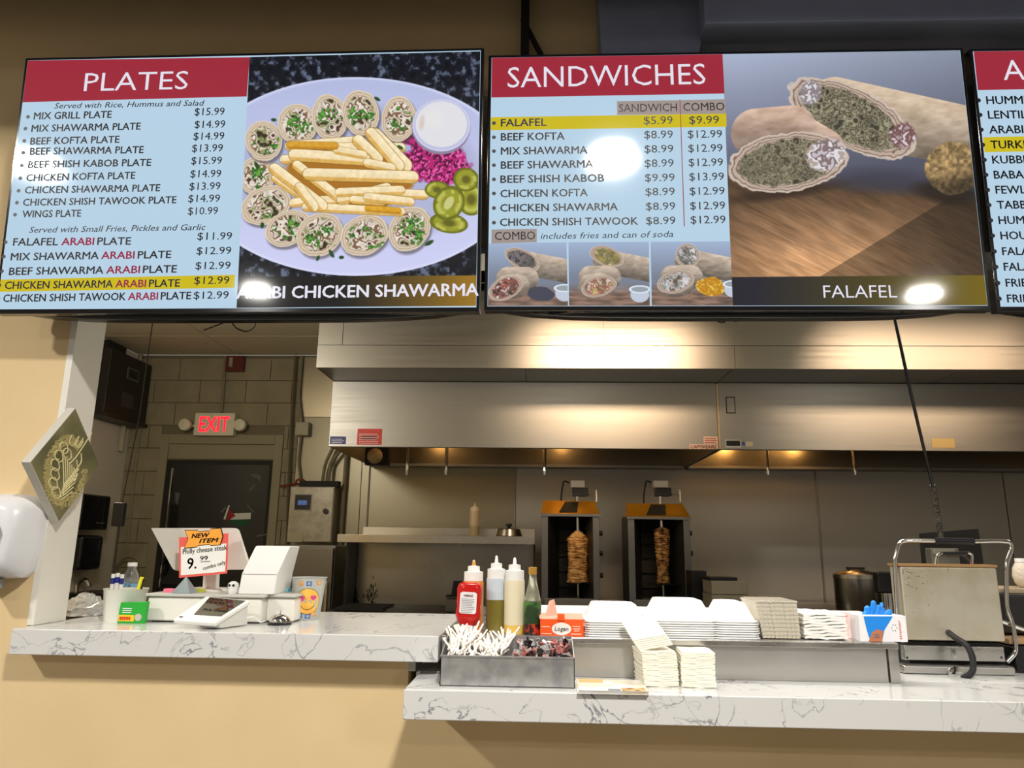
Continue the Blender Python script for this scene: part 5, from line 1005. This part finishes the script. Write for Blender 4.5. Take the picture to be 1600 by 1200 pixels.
# plastic bag on the counter
o = Vector((at(128, 960, 2.46).x, 2.47, CT)); random.seed(5)
t0 = G(); n1, n2 = 12, 26; R_ = []
for j in range(n1+1):
    ph = j/n1*PI*.5
    for i in range(n2):
        a_ = 2*PI*i/n2; k_ = random.uniform(.86, 1.10); R_.append((.068*math.cos(ph)*math.cos(a_)*k_, .06*math.cos(ph)*math.sin(a_)*k_, .070*math.sin(ph)*random.uniform(.86, 1.06)+.0005 if j else .001))
t0.add(R_, [(j*n2+i, j*n2+(i+1) % n2, (j+1)*n2+(i+1) % n2, (j+1)*n2+i) for j in range(n1) for i in range(n2)]+[tuple(range(n2-1, -1, -1))])
tag(t0.build('plastic_bag', mat('bag_clear', rgb(206, 206, 204), .18, trans=.4, bump=(50, .7, .006)), None, o), 'crumpled clear plastic bag on the marble beside the white jamb', 'bag')
# wiring on the side and back walls
def wire(name, pts, r, m, lab, cat='cable', rad=.05, parent=None, n=6):
    P_ = arc(pts, rad, 5) if len(pts) > 2 else [Vector(p) for p in pts]; o = G().tube(P_, r, n).build(name, m, parent, smooth=True)
    if lab: tag(o, lab, cat)
    return o
c0 = [at(240, 492, 2.5), at(218, 650, 2.55), at(190, 790, 2.6)]; c1 = [at(187, 818, 2.6), at(179, 880, 2.6), at(174, 935, 2.6)]
t = thing('hanging_cord', 'thin black cord hanging behind the left screen with an inline power block', 'cable', (0, 0, 0))
wire('cord', c0, .0022, BLACK, None, parent=t); wire('cord', c1, .0034, BLACK, None, parent=t)
a = at(187, 804, 2.6); G().box(a.x-.021, a.x+.019, 2.585, 2.61, a.z-.042, a.z+.042).build('power_block', BLACK, t, bevel=.004)
def cw(px, py, d=.03): return at(px, py, BY-d)
wire('corner_conduit', [cw(234, 557), cw(215, 700), cw(196, 880)], .008, CONDUIT, 'thin pale conduit running down the block wall at the corner', 'conduit')
wire('exit_conduit', [cw(352, 556), cw(350, 590), cw(346, 644)], .012, CONDUIT, 'short conduit from ceiling down to the exit sign', 'conduit')
wire('wall_conduit', [cw(462, 556, .05), cw(456, 650, .05), cw(450, 780, .05), cw(446, 960, .05)], .014, mat('painted_conduit', rgb(96, 90, 70), .6), 'painted conduit down the seam between block wall and sheet metal', 'conduit')
t = thing('conduit_run', 'pale conduit with a junction box running down to the steel control cabinet', 'conduit', (0, 0, 0))
wire('conduit', [cw(472, 556), cw(467, 620), cw(472, 660)], .014, CONDUIT, None, parent=t); wire('conduit', [cw(471, 680), cw(466, 720), cw(470, 752)], .013, CONDUIT, None, parent=t)
a, b = cw(466, 661), cw(485, 682); G().box(a.x, b.x, BY-.10, BY-.012, b.z, a.z).build('junction_box', mat('box_grey', rgb(168, 162, 140), .45), t, bevel=.008)
for i, pp in enumerate([((520, 700), (508, 725), (503, 757)), ((533, 703), (516, 725), (513, 757)), ((527, 703), (512, 735), (510, 756))]):
    wire('cabinet_conduit', [cw(x, y, .10 if i < 2 else .05) for x, y in pp], .016 if i < 2 else .010, CONDUIT, ('thick conduit bending into the control cabinet, %s' % ('left of the pair' if i == 0 else 'right of the pair')) if i < 2 else 'thin conduit between the pair bending into the control cabinet', 'conduit')
wire('standing_conduit', [cw(543, 700, .06), cw(541, 712, .06), cw(531, 850, .06), cw(527, 955, .06)], .018, CONDUIT, 'straight pale conduit standing between control cabinet and shelf', 'conduit')
wire('red_wire', [cw(438, 760, .06), cw(450, 758, .06), cw(470, 756, .12), cw(478, 752, .12), cw(466, 748, .12), cw(460, 756, .12)], .010, mat('wire_red', rgb(120, 40, 34), .5), 'red tubing lying over the top of the control cabinet', 'tube')
# fire alarm, exit sign
a, b = cw(356, 557), cw(381, 581)
t = thing('fire_strobe', 'dark red fire alarm strobe at the top of the block wall', 'alarm', (a.x, BY-.01, b.z)); W, Hh_ = b.x-a.x, a.z-b.z
G().box(0, W, -.05, 0, 0, Hh_).build('housing', mat('alarm_red', rgb(92, 34, 32), .4), t, bevel=.006); G().box(W*.25, W*.45, -.075, -.045, Hh_*.25, Hh_*.85).build('strobe_lens', mat('lens_grey', rgb(150, 140, 124), .3), t, bevel=.004)
eY = BY-.07; a, b = at(306, 645, eY), at(365, 681, eY); W, Hh_ = b.x-a.x, a.z-b.z
t = thing('exit_sign', 'lit EXIT sign with red letters and two emergency lamp heads over the door', 'sign', (a.x, BY-.012, b.z)); t.rotation_euler = (0, 0, 0)
G().box(0, W, -.07, 0, 0, Hh_).build('housing', mat('sign_cream', rgb(214, 208, 186), .45), t, bevel=.008)
EXR = mat('exit_red', (1, .02, .045), .4, emit=1.35)
text('EXIT', EXR, t, (W*.14, -.0712, Hh_*.18), (1, 0, 0), (0, 0, 1), W*.73, Hh_*.64, bold=.016)
for s_, cx_ in ((-1, -.075), (1, W+.055)):
    h = G().lathe([(.050, 0), (.056, .02), (.05, .05), (.02, .06)], 18).build('lamp_head', mat('sign_cream', (1, 1, 1), .4), t, smooth=True); h.rotation_euler = (PI/2, 0, 0); h.location = (cx_, -.06, Hh_*.46)
    h.location.y = -.045; g = G()
    for i in range(3):
        for j in range(3): g.box(cx_-.034+.024*i, cx_-.034+.024*i+.018, -.052, -.044, Hh_*.46-.034+.024*j, Hh_*.46-.034+.024*j+.018)
    tag(g.build('led_grid', mat('led_lens', rgb(226, 222, 200), .25), t), kind='stuff'); G().box(min(cx_, cx_-s_*.08), max(cx_, cx_-s_*.08), -.03, -.01, Hh_*.4, Hh_*.5).build('lamp_arm', mat('sign_cream', (1, 1, 1), .4), t)
# control cabinet
cY = 5.98; a, b = at(454, 760, cY), at(518, 848, cY); W, Hh_ = b.x-a.x, a.z-b.z
t = thing('control_cabinet', 'scuffed steel control cabinet with small blue display on the back wall', 'cabinet', (a.x, cY, b.z)); CBM = mat('cabinet_steel', (.33, .31, .26), .42, .85, bump=(60, .25, .003), noise=(12, (.26, .24, .19), .4, .65))
G().box(0, W, 0, BY-cY-.012, 0, Hh_).build('body', CBM, t, bevel=.004); G().box(.006, W-.006, -.012, -.001, .006, Hh_-.006).build('door', CBM, t, bevel=.003)
def cb(x, y): q = at(x, y, cY); return (q.x-a.x, q.z-b.z)
def rect(par, x0_, y0_, x1_, y1_, d, m, name, th=.003): u = cb(x0_, y0_); v = cb(x1_, y1_); return G().box(u[0], v[0], -d-th, -d, v[1], u[1]).build(name, m, par)
rect(t, 461.5, 772, 487, 798.5, .0125, mat('bezel_silver', rgb(150, 146, 130), .4), 'display_frame'); rect(t, 463, 773.5, 485.5, 796.5, .016, BLACK, 'display'); rect(t, 467, 782, 480.5, 789, .0195, mat('lcd_blue', rgb(70, 100, 160), .4, emit=.5), 'lcd'); rect(t, 451, 832, 473, 847, .0125, mat('cabinet_label', rgb(170, 166, 140), .6), 'paper_label')
u = cb(510, 799); G().cyl((u[0], -.03, u[1]), (u[0], -.012, u[1]), .022, n=18).build('lock', BLACK, t)
G().box(.06, W+.02, .03, .10, Hh_, Hh_+.05).build('cable_duct', BLACKM, t, bevel=.003)
aa = at(450, 870, 5.9)
t = thing('upright_cooler', 'dark stainless upright cooler below the control cabinet', 'cooler', (aa.x, 5.62, 0)); W = at(524, 870, 5.62).x-aa.x; zt = at(500, 852, 5.62).z
G().box(0, W, 0, .35, .1, zt).build('body', STEELD, t, bevel=.006); G().box(.01, W-.01, -.03, -.002, .12, zt-.02).build('door', STEELD, t, bevel=.004); G().box(W-.05, W-.03, -.06, -.03, .7, 1.1).build('door_handle', CHROME, t, bevel=.004); G().box(0, W, .02, .33, 0, .1).build('plinth', BLACK, t)
# ------------------------------------------------------------------ range with its high shelf
rx0, rx1 = at(527, 838, 5.3).x, at(836, 840, 5.3).x; W = rx1-rx0; zs_ = at(680, 849, 5.3).z; zt_ = at(680, 836.5, 5.3).z
t = thing('cooking_range', 'stainless range with a high shelf and tall back splash left of the meat roasters', 'range', (rx0, 5.3, 0))
SHF = mat('shelf_steel', (.52, .50, .46), .28, 1, bump=(4, .05, .01), rnoise=(3, .22, .36))
G().box(0, W, 0, .012, zs_, zt_).box(0, W, .012, .44, zt_-.012, zt_).build('shelf', SHF, t, bevel=.002)
G().box(.08, W, .43, .45, zt_-.03, at(680, 824.5, 5.74).z).build('shelf_upstand', SHF, t, bevel=.003)
BS = mat('splash_steel', (.36, .355, .34), .30, 1, bump=(3, .05, .01), rnoise=(2, .24, .4))
G().box(.06, W-.01, .40, .425, .93, zt_-.012).build('back_splash', BS, t)
G().box(.03, .055, .15, .45, .90, zs_).build('side_panel', BLACK, t); G().box(W-.012, W+.0, .2, .45, .90, zs_).build('side_panel', SOOT, t)
G().box(.02, W-.01, -.25, .44, .12, .90).build('body', STEELD, t, bevel=.006); G().box(.02, W-.01, -.28, .38, .90, .935).build('cooktop', SOOT, t, bevel=.004)
for i in range(4): G().box(.06+.0, .40, -.2+.12*i, -.17+.12*i, .938, .955).build('grate', BLACKM, t, bevel=.003)
for i in range(6): G().cyl((.2+i*.2, -.27, .8), (.2+i*.2, -.25, .8), .03, n=14).build('knob', BLACK, t)
for x_ in (.06, W-.08): G().box(x_, x_+.04, 0, .04, 0, .12).box(x_, x_+.04, .38, .42, 0, .12).build('leg', CHROME, t)
for i, (px, r_) in enumerate(((553, .035), (580, .055))):
    q = at(px, 930, 5.695); g = G(); random.seed(i)
    for j in range(60):
        u = random.gauss(0, r_*.4); v = random.gauss(0, r_*1.0); g.box(q.x-rx0+u-.003, q.x-rx0+u+.003, .3990, .3995, q.z+v-.012, q.z+v+.012)
    tag(g.build('soot_marks', SOOT, t), kind='stuff')
# things on the shelf
q = at(741, 838, 5.42); o = Vector((q.x, 5.42, zt_)); Hq = at(741, 785, 5.42).z-zt_; r = .037
t = thing('squeeze_bottle', 'lone squeeze bottle of pale dressing on the range shelf', 'bottle', o)
G().lathe([(r*.95, 0), (r, .005), (r, Hq*.30)], 24).build('filling', mat('pale_dressing', rgb(176, 160, 120), .4), t, smooth=True); G().lathe([(r, Hq*.30), (r, Hq*.72), (r*.96, Hq*.74)], 24).build('bottle_body', mat('shelf_bottle', rgb(206, 180, 146), .35), t, smooth=True)
G().lathe([(r*.96, Hq*.74), (r*.92, Hq*.84), (r*.35, Hq*.88), (r*.16, Hq*.92), (r*.1, Hq)], 20).build('nozzle_cap', mat('cap_cream', rgb(226, 204, 172), .4), t, smooth=True)
q = at(795, 838, 5.42); o = Vector((q.x, 5.42, zt_))
t = thing('pan_lid', 'round steel pan lid with black knob on the range shelf', 'lid', o)
G().lathe([(.098, 0), (.10, .004), (.085, .05), (.078, .054), (.0, .056)], 32).build('lid', mat('lid_steel', (.55, .5, .42), .25, 1), t, smooth=True); G().lathe([(.012, .055), (.012, .07), (.022, .074), (.022, .09), (.0, .092)], 16).build('knob', BLACK, t, smooth=True)
q = at(713, 955, 5.2)
t = thing('small_burner', 'small black burner box beside the range, partly behind the ketchup', 'burner', (at(698, 950, 5.2).x, 5.12, .937)); Wb = at(742, 950, 5.2).x-at(698, 950, 5.2).x
G().box(0, Wb, 0, .14, 0, at(713, 935, 5.2).z-.937).build('body', STEELD, t, bevel=.004); G().prism([(.03, .10), (Wb-.03, .10), (Wb-.045, .20), (.045, .20)], .05, .10).build('pot_support', BLACK, t); G().box(.0, Wb, .0, .14, .095, .105).build('top_plate', BLACKM, t)
# work table carrying the roasters
TZ = .97
t = thing('work_table', 'long stainless work table under the meat roasters and hood', 'table', (.0, 4.25, 0))
G().box(0, 4.6, 0, 1.85, TZ-.04, TZ).build('table_top', STEELD, t, bevel=.003); G().box(.02, 4.58, .05, 1.8, .25, .28).build('under_shelf', STEELD, t)
for x_ in (.03, 2.3, 4.53):
    for y_ in (.03, 1.78): G().cyl((x_, y_, 0), (x_, y_, TZ-.04), .02, n=12).build('leg', CHROME, t)
# ------------------------------------------------------------------ vertical meat roasters
ROAST = mat('roast_chicken', rgb(232, 184, 116), .55, noise=(26, rgb(140, 84, 38), .46, .72), bump=(40, .8, .012))
ROASTD = mat('roast_beef_dark', rgb(196, 146, 86), .55, noise=(26, rgb(76, 48, 26), .40, .64), bump=(40, .8, .012))
AMB = mat('orange_reflection_metal', rgb(212, 150, 40), .35, .75, bump=(20, .2, .004)); HEAT = mat('burner_mesh', (.02, .016, .012), .6)  # roaster hood metal with its orange reflection put into the base colour
POST = mat('roaster_post', (.26, .26, .255), .38, 1)
def roaster(x0p, x1p, yb, Y, label, mt, prof, seed, mtlab, mx, topy):
    a = at(x0p, yb, Y); b = at(x1p, yb, Y); W = b.x-a.x; k = Y*1.0/1130
    zt = at(900, topy, Y).z-TZ                        # top of the uprights
    t = thing('meat_roaster', label, 'roaster', (a.x, Y, TZ))
    G().box(0, W, -.03, .42, 0, .035).build('base_tray', STEELD, t, bevel=.003); G().box(.02, W-.02, -.05, -.032, .01, .065).build('drip_tray', mat('tray_steel', (.4, .38, .34), .3, 1), t, bevel=.003); G().box(W*.93-.012, W*.93+.012, -.09, -.052, 0, .055).build('tray_handle', CHROME, t, bevel=.002)
    for s_ in (0, 1):
        x_ = 0 if s_ == 0 else W-.045; G().box(x_, x_+.045, 0, .02, .035, zt).build('post', POST, t, bevel=.002)
        G().add([(x_+(.045 if s_ == 0 else 0), .0, .045), (x_+(.13 if s_ == 0 else -.085), .30, .045), (x_+(.13 if s_ == 0 else -.085), .30, zt-.02), (x_+(.045 if s_ == 0 else 0), .0, zt-.02)], [(0, 1, 2, 3)]).build('side_shield', mat('shield_steel', (.10, .10, .10), .4, .9), t)
        G().box(0 if s_ == 0 else W-.004, .004 if s_ == 0 else W, .02, .40, .035, zt).build('side_panel', SOOT, t)
    G().box(.02, W-.02, .33, .36, .05, zt).build('burner_back', BLACKM, t)
    for i in range(4): G().box(.10, W-.10, .315, .328, .12+i*(zt-.2)/4, .12+i*(zt-.2)/4+(zt-.2)/4*.8).build('burner', HEAT, t, bevel=.003)
    u = zt; g = G(); hz = (at(900, topy-22, Y).z-TZ)-zt
    g.add([(-.005, -.01, u), (W+.005, -.01, u), (W-.025, .12, u+hz), (.01, .12, u+hz)], [(0, 1, 2, 3)]); g.add([(-.005, -.01, u), (.01, .12, u+hz), (.0, .3, u)], [(0, 1, 2)]); g.build('heat_hood', AMB, t)
    G().box(-.008, W+.008, -.014, -.002, u-.018, u).build('hood_rim', POST, t); G().box(.0, W, .125, .34, u, u+.012).build('top_plate', SOOT, t)
    G().add([(W*.30, -.002, u+.012), (W*.62, .0, u+.012), (W*.66, .115, u+hz-.004), (W*.42, .115, u+hz-.004)], [(0, 1, 2, 3)]).build('soot_patch', SOOT, t)
    cx_ = at(mx, 860, Y+.12).x-a.x; my = .13
    zm = at(mx, 772, Y+.12).z-TZ; zr = at(mx, prof[0][1], Y+.12).z-TZ
    G().cyl((cx_, my, zr-.05), (cx_, my, zm), .014, n=12).build('spit_rod', CHROME, t, smooth=True); G().cyl((cx_, my, .04), (cx_, my, .20), .010, n=10).build('spit_rod', CHROME, t, smooth=True)
    G().box(cx_-.035, cx_+.075, my-.03, my+.06, zm-.015, zm+.045).build('motor_bracket', BLACK, t, bevel=.004)
    zt2 = at(mx, 751, Y+.1).z-TZ; G().box(cx_-.05, cx_+.052, my-.045, my+.06, zm+.045, zt2).build('motor_box', mat('motor_grey', rgb(196, 192, 184), .4, .1), t, bevel=.004)
    wire('adjust_arm', [(cx_+.05, my, zm), (cx_+.13, my-.03, zm-.01), (cx_+.135, my-.03, zm-.01)], .006, CHROME, None, parent=t); G().box(cx_+.13, cx_+.14, my-.035, my-.025, zm-.055, zm+.03).build('arm_handle', mat('motor_grey', (1, 1, 1), .4), t)
    wire('motor_cable', [(cx_-.06, my, zm+.08), (cx_-.10, my, zm+.10), (cx_-.12, my+.02, zm-.02), (cx_-.115, my+.02, u+.02)], .006, BLACK, None, parent=t)
    random.seed(seed); g = G(); n = 36; zs2 = [(at(x_, y_, Y+.12).z-TZ, w_*k) for x_, y_, w_ in prof]; N = 74; vs = []
    for j in range(N):
        z = zs2[0][0]+(zs2[-1][0]-zs2[0][0])*j/(N-1)
        for (za, ra), (zb, rb) in zip(zs2[:-1], zs2[1:]):
            if zb <= z <= za: rr = ra+(rb-ra)*(za-z)/(za-zb); break
        lay = .88+.20*abs(math.sin(j*1.25)); off = random.uniform(0, 6)
        for i in range(n): a_ = 2*PI*i/n; q_ = rr*lay*(1+.05*math.sin(3*a_+off)+.045*math.sin(7*a_+off*2)+random.uniform(-.035, .035)); vs.append((cx_+q_*math.cos(a_), my+q_*math.sin(a_), z+.004*math.sin(2*a_+off)))
    g.add(vs, [(j*n+i, j*n+(i+1) % n, (j+1)*n+(i+1) % n, (j+1)*n+i) for j in range(N-1) for i in range(n)]+[tuple(range(n-1, -1, -1)), tuple((N-1)*n+i for i in range(n))])
    tag(g.build('meat', mt, t, smooth=False), mtlab)
    zb_ = zs2[-1][0]; G().lathe([(.10, zb_-.006), (.105, zb_-.002), (.02, zb_+.0)], 24, (cx_, my, 0)).build('spit_plate', SOOT, t, smooth=True)
    for i, py in enumerate((833, 865, 900)):
        zk = at(x1p, py, Y).z-TZ; G().cyl((W, .10, zk), (W+.03, .10, zk), .018, n=12).build('knob', BLACK, t)
    return t
roaster(846, 938, 947, 5.2, 'vertical roaster with a straight pale golden stack of meat, left of two', ROAST, [(903, 829, 3), (903, 836, 11), (903, 842, 15.5), (903, 875, 14), (903, 900, 15), (903, 910, 16)], 1, 'golden brown stacked meat', 903, 803)
roaster(984, 1083, 948, 5.2, 'vertical roaster with a darker tapering stack of meat, right of two', ROASTD, [(1035, 824, 5), (1035, 828, 12), (1035, 836, 11.5), (1035, 860, 10.5), (1035, 890, 8), (1035, 912, 9.5)], 2, 'dark charred stacked meat', 1035, 806)
# things right of the roasters
a = at(1088, 950, 4.7); b = at(1112, 950, 4.7)
t = thing('black_bin', 'tall black box standing right of the second roaster', 'box', (a.x, 4.8, TZ)); G().box(0, b.x-a.x, 0, .2, 0, at(1100, 893, 4.7).z-TZ).build('body', BLACK, t, bevel=.004); G().box(.004, b.x-a.x-.004, -.004, 0, .02, .03).build('edge_strip', STEELD, t)
a = at(1113, 950, 4.5); b = at(1171, 950, 4.5); W = b.x-a.x; h_ = at(1140, 908, 4.5).z-TZ; hm = at(1140, 929, 4.5).z-TZ
t = thing('warmer_box', 'beige two part countertop box with a red mark, right of the black box', 'box', (a.x, 4.5, TZ)); CRM = mat('cream_metal', rgb(150, 142, 122), .4, .3)
G().box(0, W, 0, .25, 0, hm-.003).build('lower_body', CRM, t, bevel=.003); G().box(.003, W-.003, .005, .25, hm, h_).build('lid', CRM, t, bevel=.003); G().box(.0, W*.75, .03, .22, h_, h_+.02).build('top_tray', BLACK, t)
G().box(W*.80, W*.88, -.003, 0, hm*.72, hm*.86).build('switch', BLACK, t); G().box(W*.40, W*.62, -.003, 0, hm*.30, hm*.46).build('red_mark', mat('mark_red', rgb(190, 80, 50), .5), t); G().box(W*.22, W*.45, -.003, 0, hm*.22, hm*.34).build('dark_mark', BLACK, t)
a = at(1322, 955, 4.3); b = at(1392, 955, 4.3); cx_ = (a.x+b.x)/2; r = (b.x-a.x)/2; hz = at(1355, 905, 4.3).z-TZ
t = thing('stock_pot', 'large stainless stock pot with a lid in front of the back wall', 'pot', (cx_, 4.3+r, TZ))
G().lathe([(r*.96, 0), (r, .01), (r, hz)], 36, caps=False).build('pot_wall', mat('pot_steel', (.30, .29, .26), .24, 1), t, smooth=True); G().lathe([(r*1.03, hz), (r*1.03, hz+.022), (r*.9, hz+.03), (r*.3, hz+.05), (.0, hz+.052)], 36).build('lid', mat('lid_steel', (1, 1, 1), .3), t, smooth=True)
G().box(-.05, .05, -.01, .01, hz+.05, hz+.062).build('lid_handle', BLACK, t)
a = at(1384, 907, 3.6)
t = thing('spray_gun', 'black nozzle head on a grey upright tube beside the stock pot', 'nozzle', (a.x, 3.6, 0)); z1_ = at(1384, 925, 3.6).z
G().cyl((0, 0, 0), (0, 0, z1_), .022, n=14).build('tube', CHROME, t, smooth=True); z2_ = at(1384, 893, 3.6).z; G().box(-.05, .03, -.03, .03, z1_-.005, z2_).build('head', BLACK, t, bevel=.01); G().cyl((0, 0, 0), (0, 0, .012), .09, n=24).build('foot', BLACK, t)
# black panel behind the grill
pY = 3.3; q = [at(x, y, pY) for x, y in ((1441, 833), (1529, 826), (1538, 884), (1446, 890))]; cx_ = (q[0].x+q[1].x)/2
t = thing('black_panel_stand', 'black square panel on a stand behind the press grill, grey box on it', 'stand', (cx_, pY, 0))
G().prism([(v.x-cx_, v.z) for v in q], 0, .03).build('panel', BLACKM, t, bevel=.002); G().box(-.02, .02, .03, .06, 0, q[1].z-.08).build('post', BLACK, t); G().box(-.15, .15, -.08, .16, 0, .015).build('foot', BLACK, t, bevel=.004)
b0, b1 = at(1453, 856, pY-.05), at(1500, 884, pY-.05); G().box(b0.x-cx_, b1.x-cx_, -.06, -.001, b1.z, b0.z).build('grey_box', mat('box_metal', rgb(120, 118, 106), .4, .4), t, bevel=.006); G().box(b0.x-cx_+.005, b1.x-cx_-.02, -.066, -.06, b0.z-.028, b0.z-.006).build('box_lid', mat('box_metal2', rgb(150, 146, 132), .4, .3), t, bevel=.004)
wire('cable_loop', [(b1.x-cx_-.06, -.07, b1.z+.045), (b1.x-cx_+.0, -.075, b1.z+.05), (b1.x-cx_+.05, -.07, b1.z+.0)], .007, mat('cable_grey', rgb(70, 66, 60), .5), None, parent=t)
t = thing('drop_cord', 'long black cord slanting down from the middle screen to the grill', 'cable', (0, 0, 0))
wire('cord', [at(1397, 492, 2.4), at(1422, 610, 2.5), at(1458, 762, 2.8)], .0055, BLACK, None, parent=t, rad=.3)
wire('braided_sleeve', [at(1457, 758, 2.8), at(1464, 800, 2.85), at(1471, 846, 2.9)], .011, mat('braid', rgb(96, 92, 82), .5, noise=(160, (.01, .01, .01), .45, .55)), None, parent=t, rad=.3)
for lab, pts in (('small black cable loop hanging below the left screen', [(318, 516), (345, 506), (360, 500), (368, 513), (385, 519), (398, 512), (401, 494)]), ('thin black cable curl below the middle screen', [(1117, 494), (1120, 502), (1130, 505), (1138, 498), (1148, 503), (1158, 500), (1160, 494)])):
    wire('cable_loop', [at(x, y, 2.12) for x, y in pts], .0022, BLACK, lab, rad=.02)
# ------------------------------------------------------------------ press grill on the ledge
gY = 2.30; O = Vector((at(1408, 1066, gY).x, gY, LT))
t = thing('press_grill', 'large contact press grill seen from behind, greasy metal lid raised', 'grill', O)
def gx(px, py, Y=gY): q_ = at(px, py, Y); return Vector((q_.x-O.x, Y-O.y, q_.z-LT))
a, b = gx(1406, 883), gx(1572, 1003)
ld = G().box(a.x, b.x, 0, .07, b.z, a.z-.004).build('lid', SCUFF, t, bevel=.005)
G().box(a.x-.004, b.x+.004, .002, .072, a.z-.003, a.z+.004).build('lid_rim', mat('oily_rim', rgb(190, 150, 100), .4, .6), t)
g = G(); random.seed(9)
for i in range(46):
    u = a.x+.005+abs(random.gauss(0, .06)); v = a.z-.008-abs(random.gauss(0, .05)); g.lathe([(random.uniform(.0008, .0018), 0), (.0003, .0005)], 6)
    s_ = len(g.v)-12
    for j_ in range(s_, s_+12): x_, y_, z_ = g.v[j_]; g.v[j_] = (u+x_, -.0006-z_, v+y_)
tag(g.build('grease_spots', BLACKM, t), kind='stuff')
G().box(a.x+.01, b.x-.01, .02, .30, -.0+.0005, gx(1500, 1003).z-.004).build('rear_body', BLACKM, t)
c0_, c1_ = gx(1411, 1008), gx(1570, 1034); bs = G().box(c0_.x, c1_.x, -.004, .02, c1_.z, c0_.z).build('upper_rear_panel', STEELB, t, bevel=.002)
c0_, c1_ = gx(1411, 1039, 2.27), gx(1590, 1066, 2.27); G().box(c0_.x, c1_.x, -.03, .02, .001, c0_.z).build('lower_rear_panel', STEELB, t, bevel=.006)
s0 = gx(1489, 1021); G().box(s0.x-.006, s0.x+.006, -.008, -.0045, s0.z-.012, s0.z+.014).build('slot_plate', CHROME, t, bevel=.002)
for px in (1416, 1563): s1_ = gx(px, 1027); G().cyl((s1_.x, -.007, s1_.z), (s1_.x, -.0045, s1_.z), .003, n=10).build('screw', BLACK, t)
s2_ = gx(1492, 1059, 2.27); G().lathe([(.020, 0), (.020, .006), (.013, .008)], 20).build('cable_gland', CHROME, t, smooth=True).matrix_local = Matrix.Translation((s2_.x, -.031, s2_.z+.012))@Matrix.Rotation(PI/2, 4, 'X')
wire('power_cable', [gx(1482, 988, 2.30), gx(1492, 996, 2.26), gx(1512, 1008, 2.22), gx(1521, 1030, 2.21), gx(1520, 1052, 2.21), gx(1504, 1060, 2.23)], .0085, mat('ribbed_cable', (.012, .012, .014), .4, bump=(400, .8, .003)), None, parent=t, rad=.03, n=10)
fr_ = [(1412, 1003), (1403, 975), (1398, 872), (1406, 846), (1420, 844), (1460, 845)]; fr2 = [(1521, 846), (1560, 845), (1580, 847), (1581, 858), (1572, 880), (1573, 950), (1583, 975), (1588, 1020), (1574, 1034)]
wire('frame_tube', [gx(*q_, 2.31) for q_ in fr_], .0062, CHROME, None, parent=t, rad=.025, n=10); wire('frame_tube', [gx(*q_, 2.31) for q_ in fr2], .0062, CHROME, None, parent=t, rad=.025, n=10)
wire('grip', [gx(1461, 845, 2.31), gx(1490, 845, 2.31), gx(1521, 846, 2.31)], .010, BLACK, None, parent=t, rad=.01, n=12)
wire('lid_handle', [gx(1462, 886, 2.33), gx(1465, 865, 2.33), gx(1519, 864, 2.33), gx(1518, 886, 2.33)], .0045, CHROME, None, parent=t, rad=.012, n=8); wire('handle_grip', [gx(1472, 865, 2.33), gx(1490, 865, 2.33), gx(1511, 864.5, 2.33)], .006, BLACK, None, parent=t, rad=.01, n=8)
# second grill, cut off by the frame edge
O2 = Vector((at(1592, 1066, 2.32).x, 2.32, LT))
t = thing('press_grill', 'black press grill at the right edge, cut off by the frame', 'grill', O2)
G().box(0, .34, 0, .30, .001, .075).build('base', BLACK, t, bevel=.006); G().box(.0, .33, .02, .28, .078, .095).build('beige_plate', mat('warm_plate', rgb(196, 160, 116), .4, .5), t, bevel=.003); G().box(.0, .33, .10, .28, .10, .22).build('lid', mat('dark_lid', (.05, .05, .05), .35, .7), t, bevel=.01)
wire('frame_tube', [(-.02, .05, .15), (.05, .02, .12), (.16, .0, .09)], .006, CHROME, None, parent=t, rad=.03)
G().box(-.01, .33, .12, .30, .22, .236).build('top_tray', mat('tray_beige', rgb(190, 170, 140), .4, .4), t, bevel=.003)
q = at(1594, 895, 2.5); t = thing('mesh_jar', 'ribbed white jar on top of the right edge grill', 'jar', (q.x+.012, 2.5, LT+.2365)); 
G().lathe([(.016, 0), (.028, .012), (.034, .035), (.031, .06), (.022, .078), (.020, .080)], 20).build('jar_body', mat('jar_white', rgb(206, 194, 176), .5, bump=(120, .8, .004)), t, smooth=True); G().lathe([(.022, .080), (.022, .092)], 20).build('lid', WPLAST, t)
# coil of wire by the corner
q = at(190, 890, 5.9); g = G(); random.seed(3)
for i in range(7):
    r_ = random.uniform(.06, .10); ph = random.uniform(0, 6); g.tube([(q.x+.02+r_*math.cos(ph+j/10*2*PI*.9), 5.9+.01*i, q.z+r_*math.sin(ph+j/10*2*PI*.9)) for j in range(11)], .004, 5)
tag(g.build('wire_coil', mat('coil_grey', rgb(110, 104, 88), .5), None), 'coil of grey wire hanging in the corner behind the water bottle', 'coil')
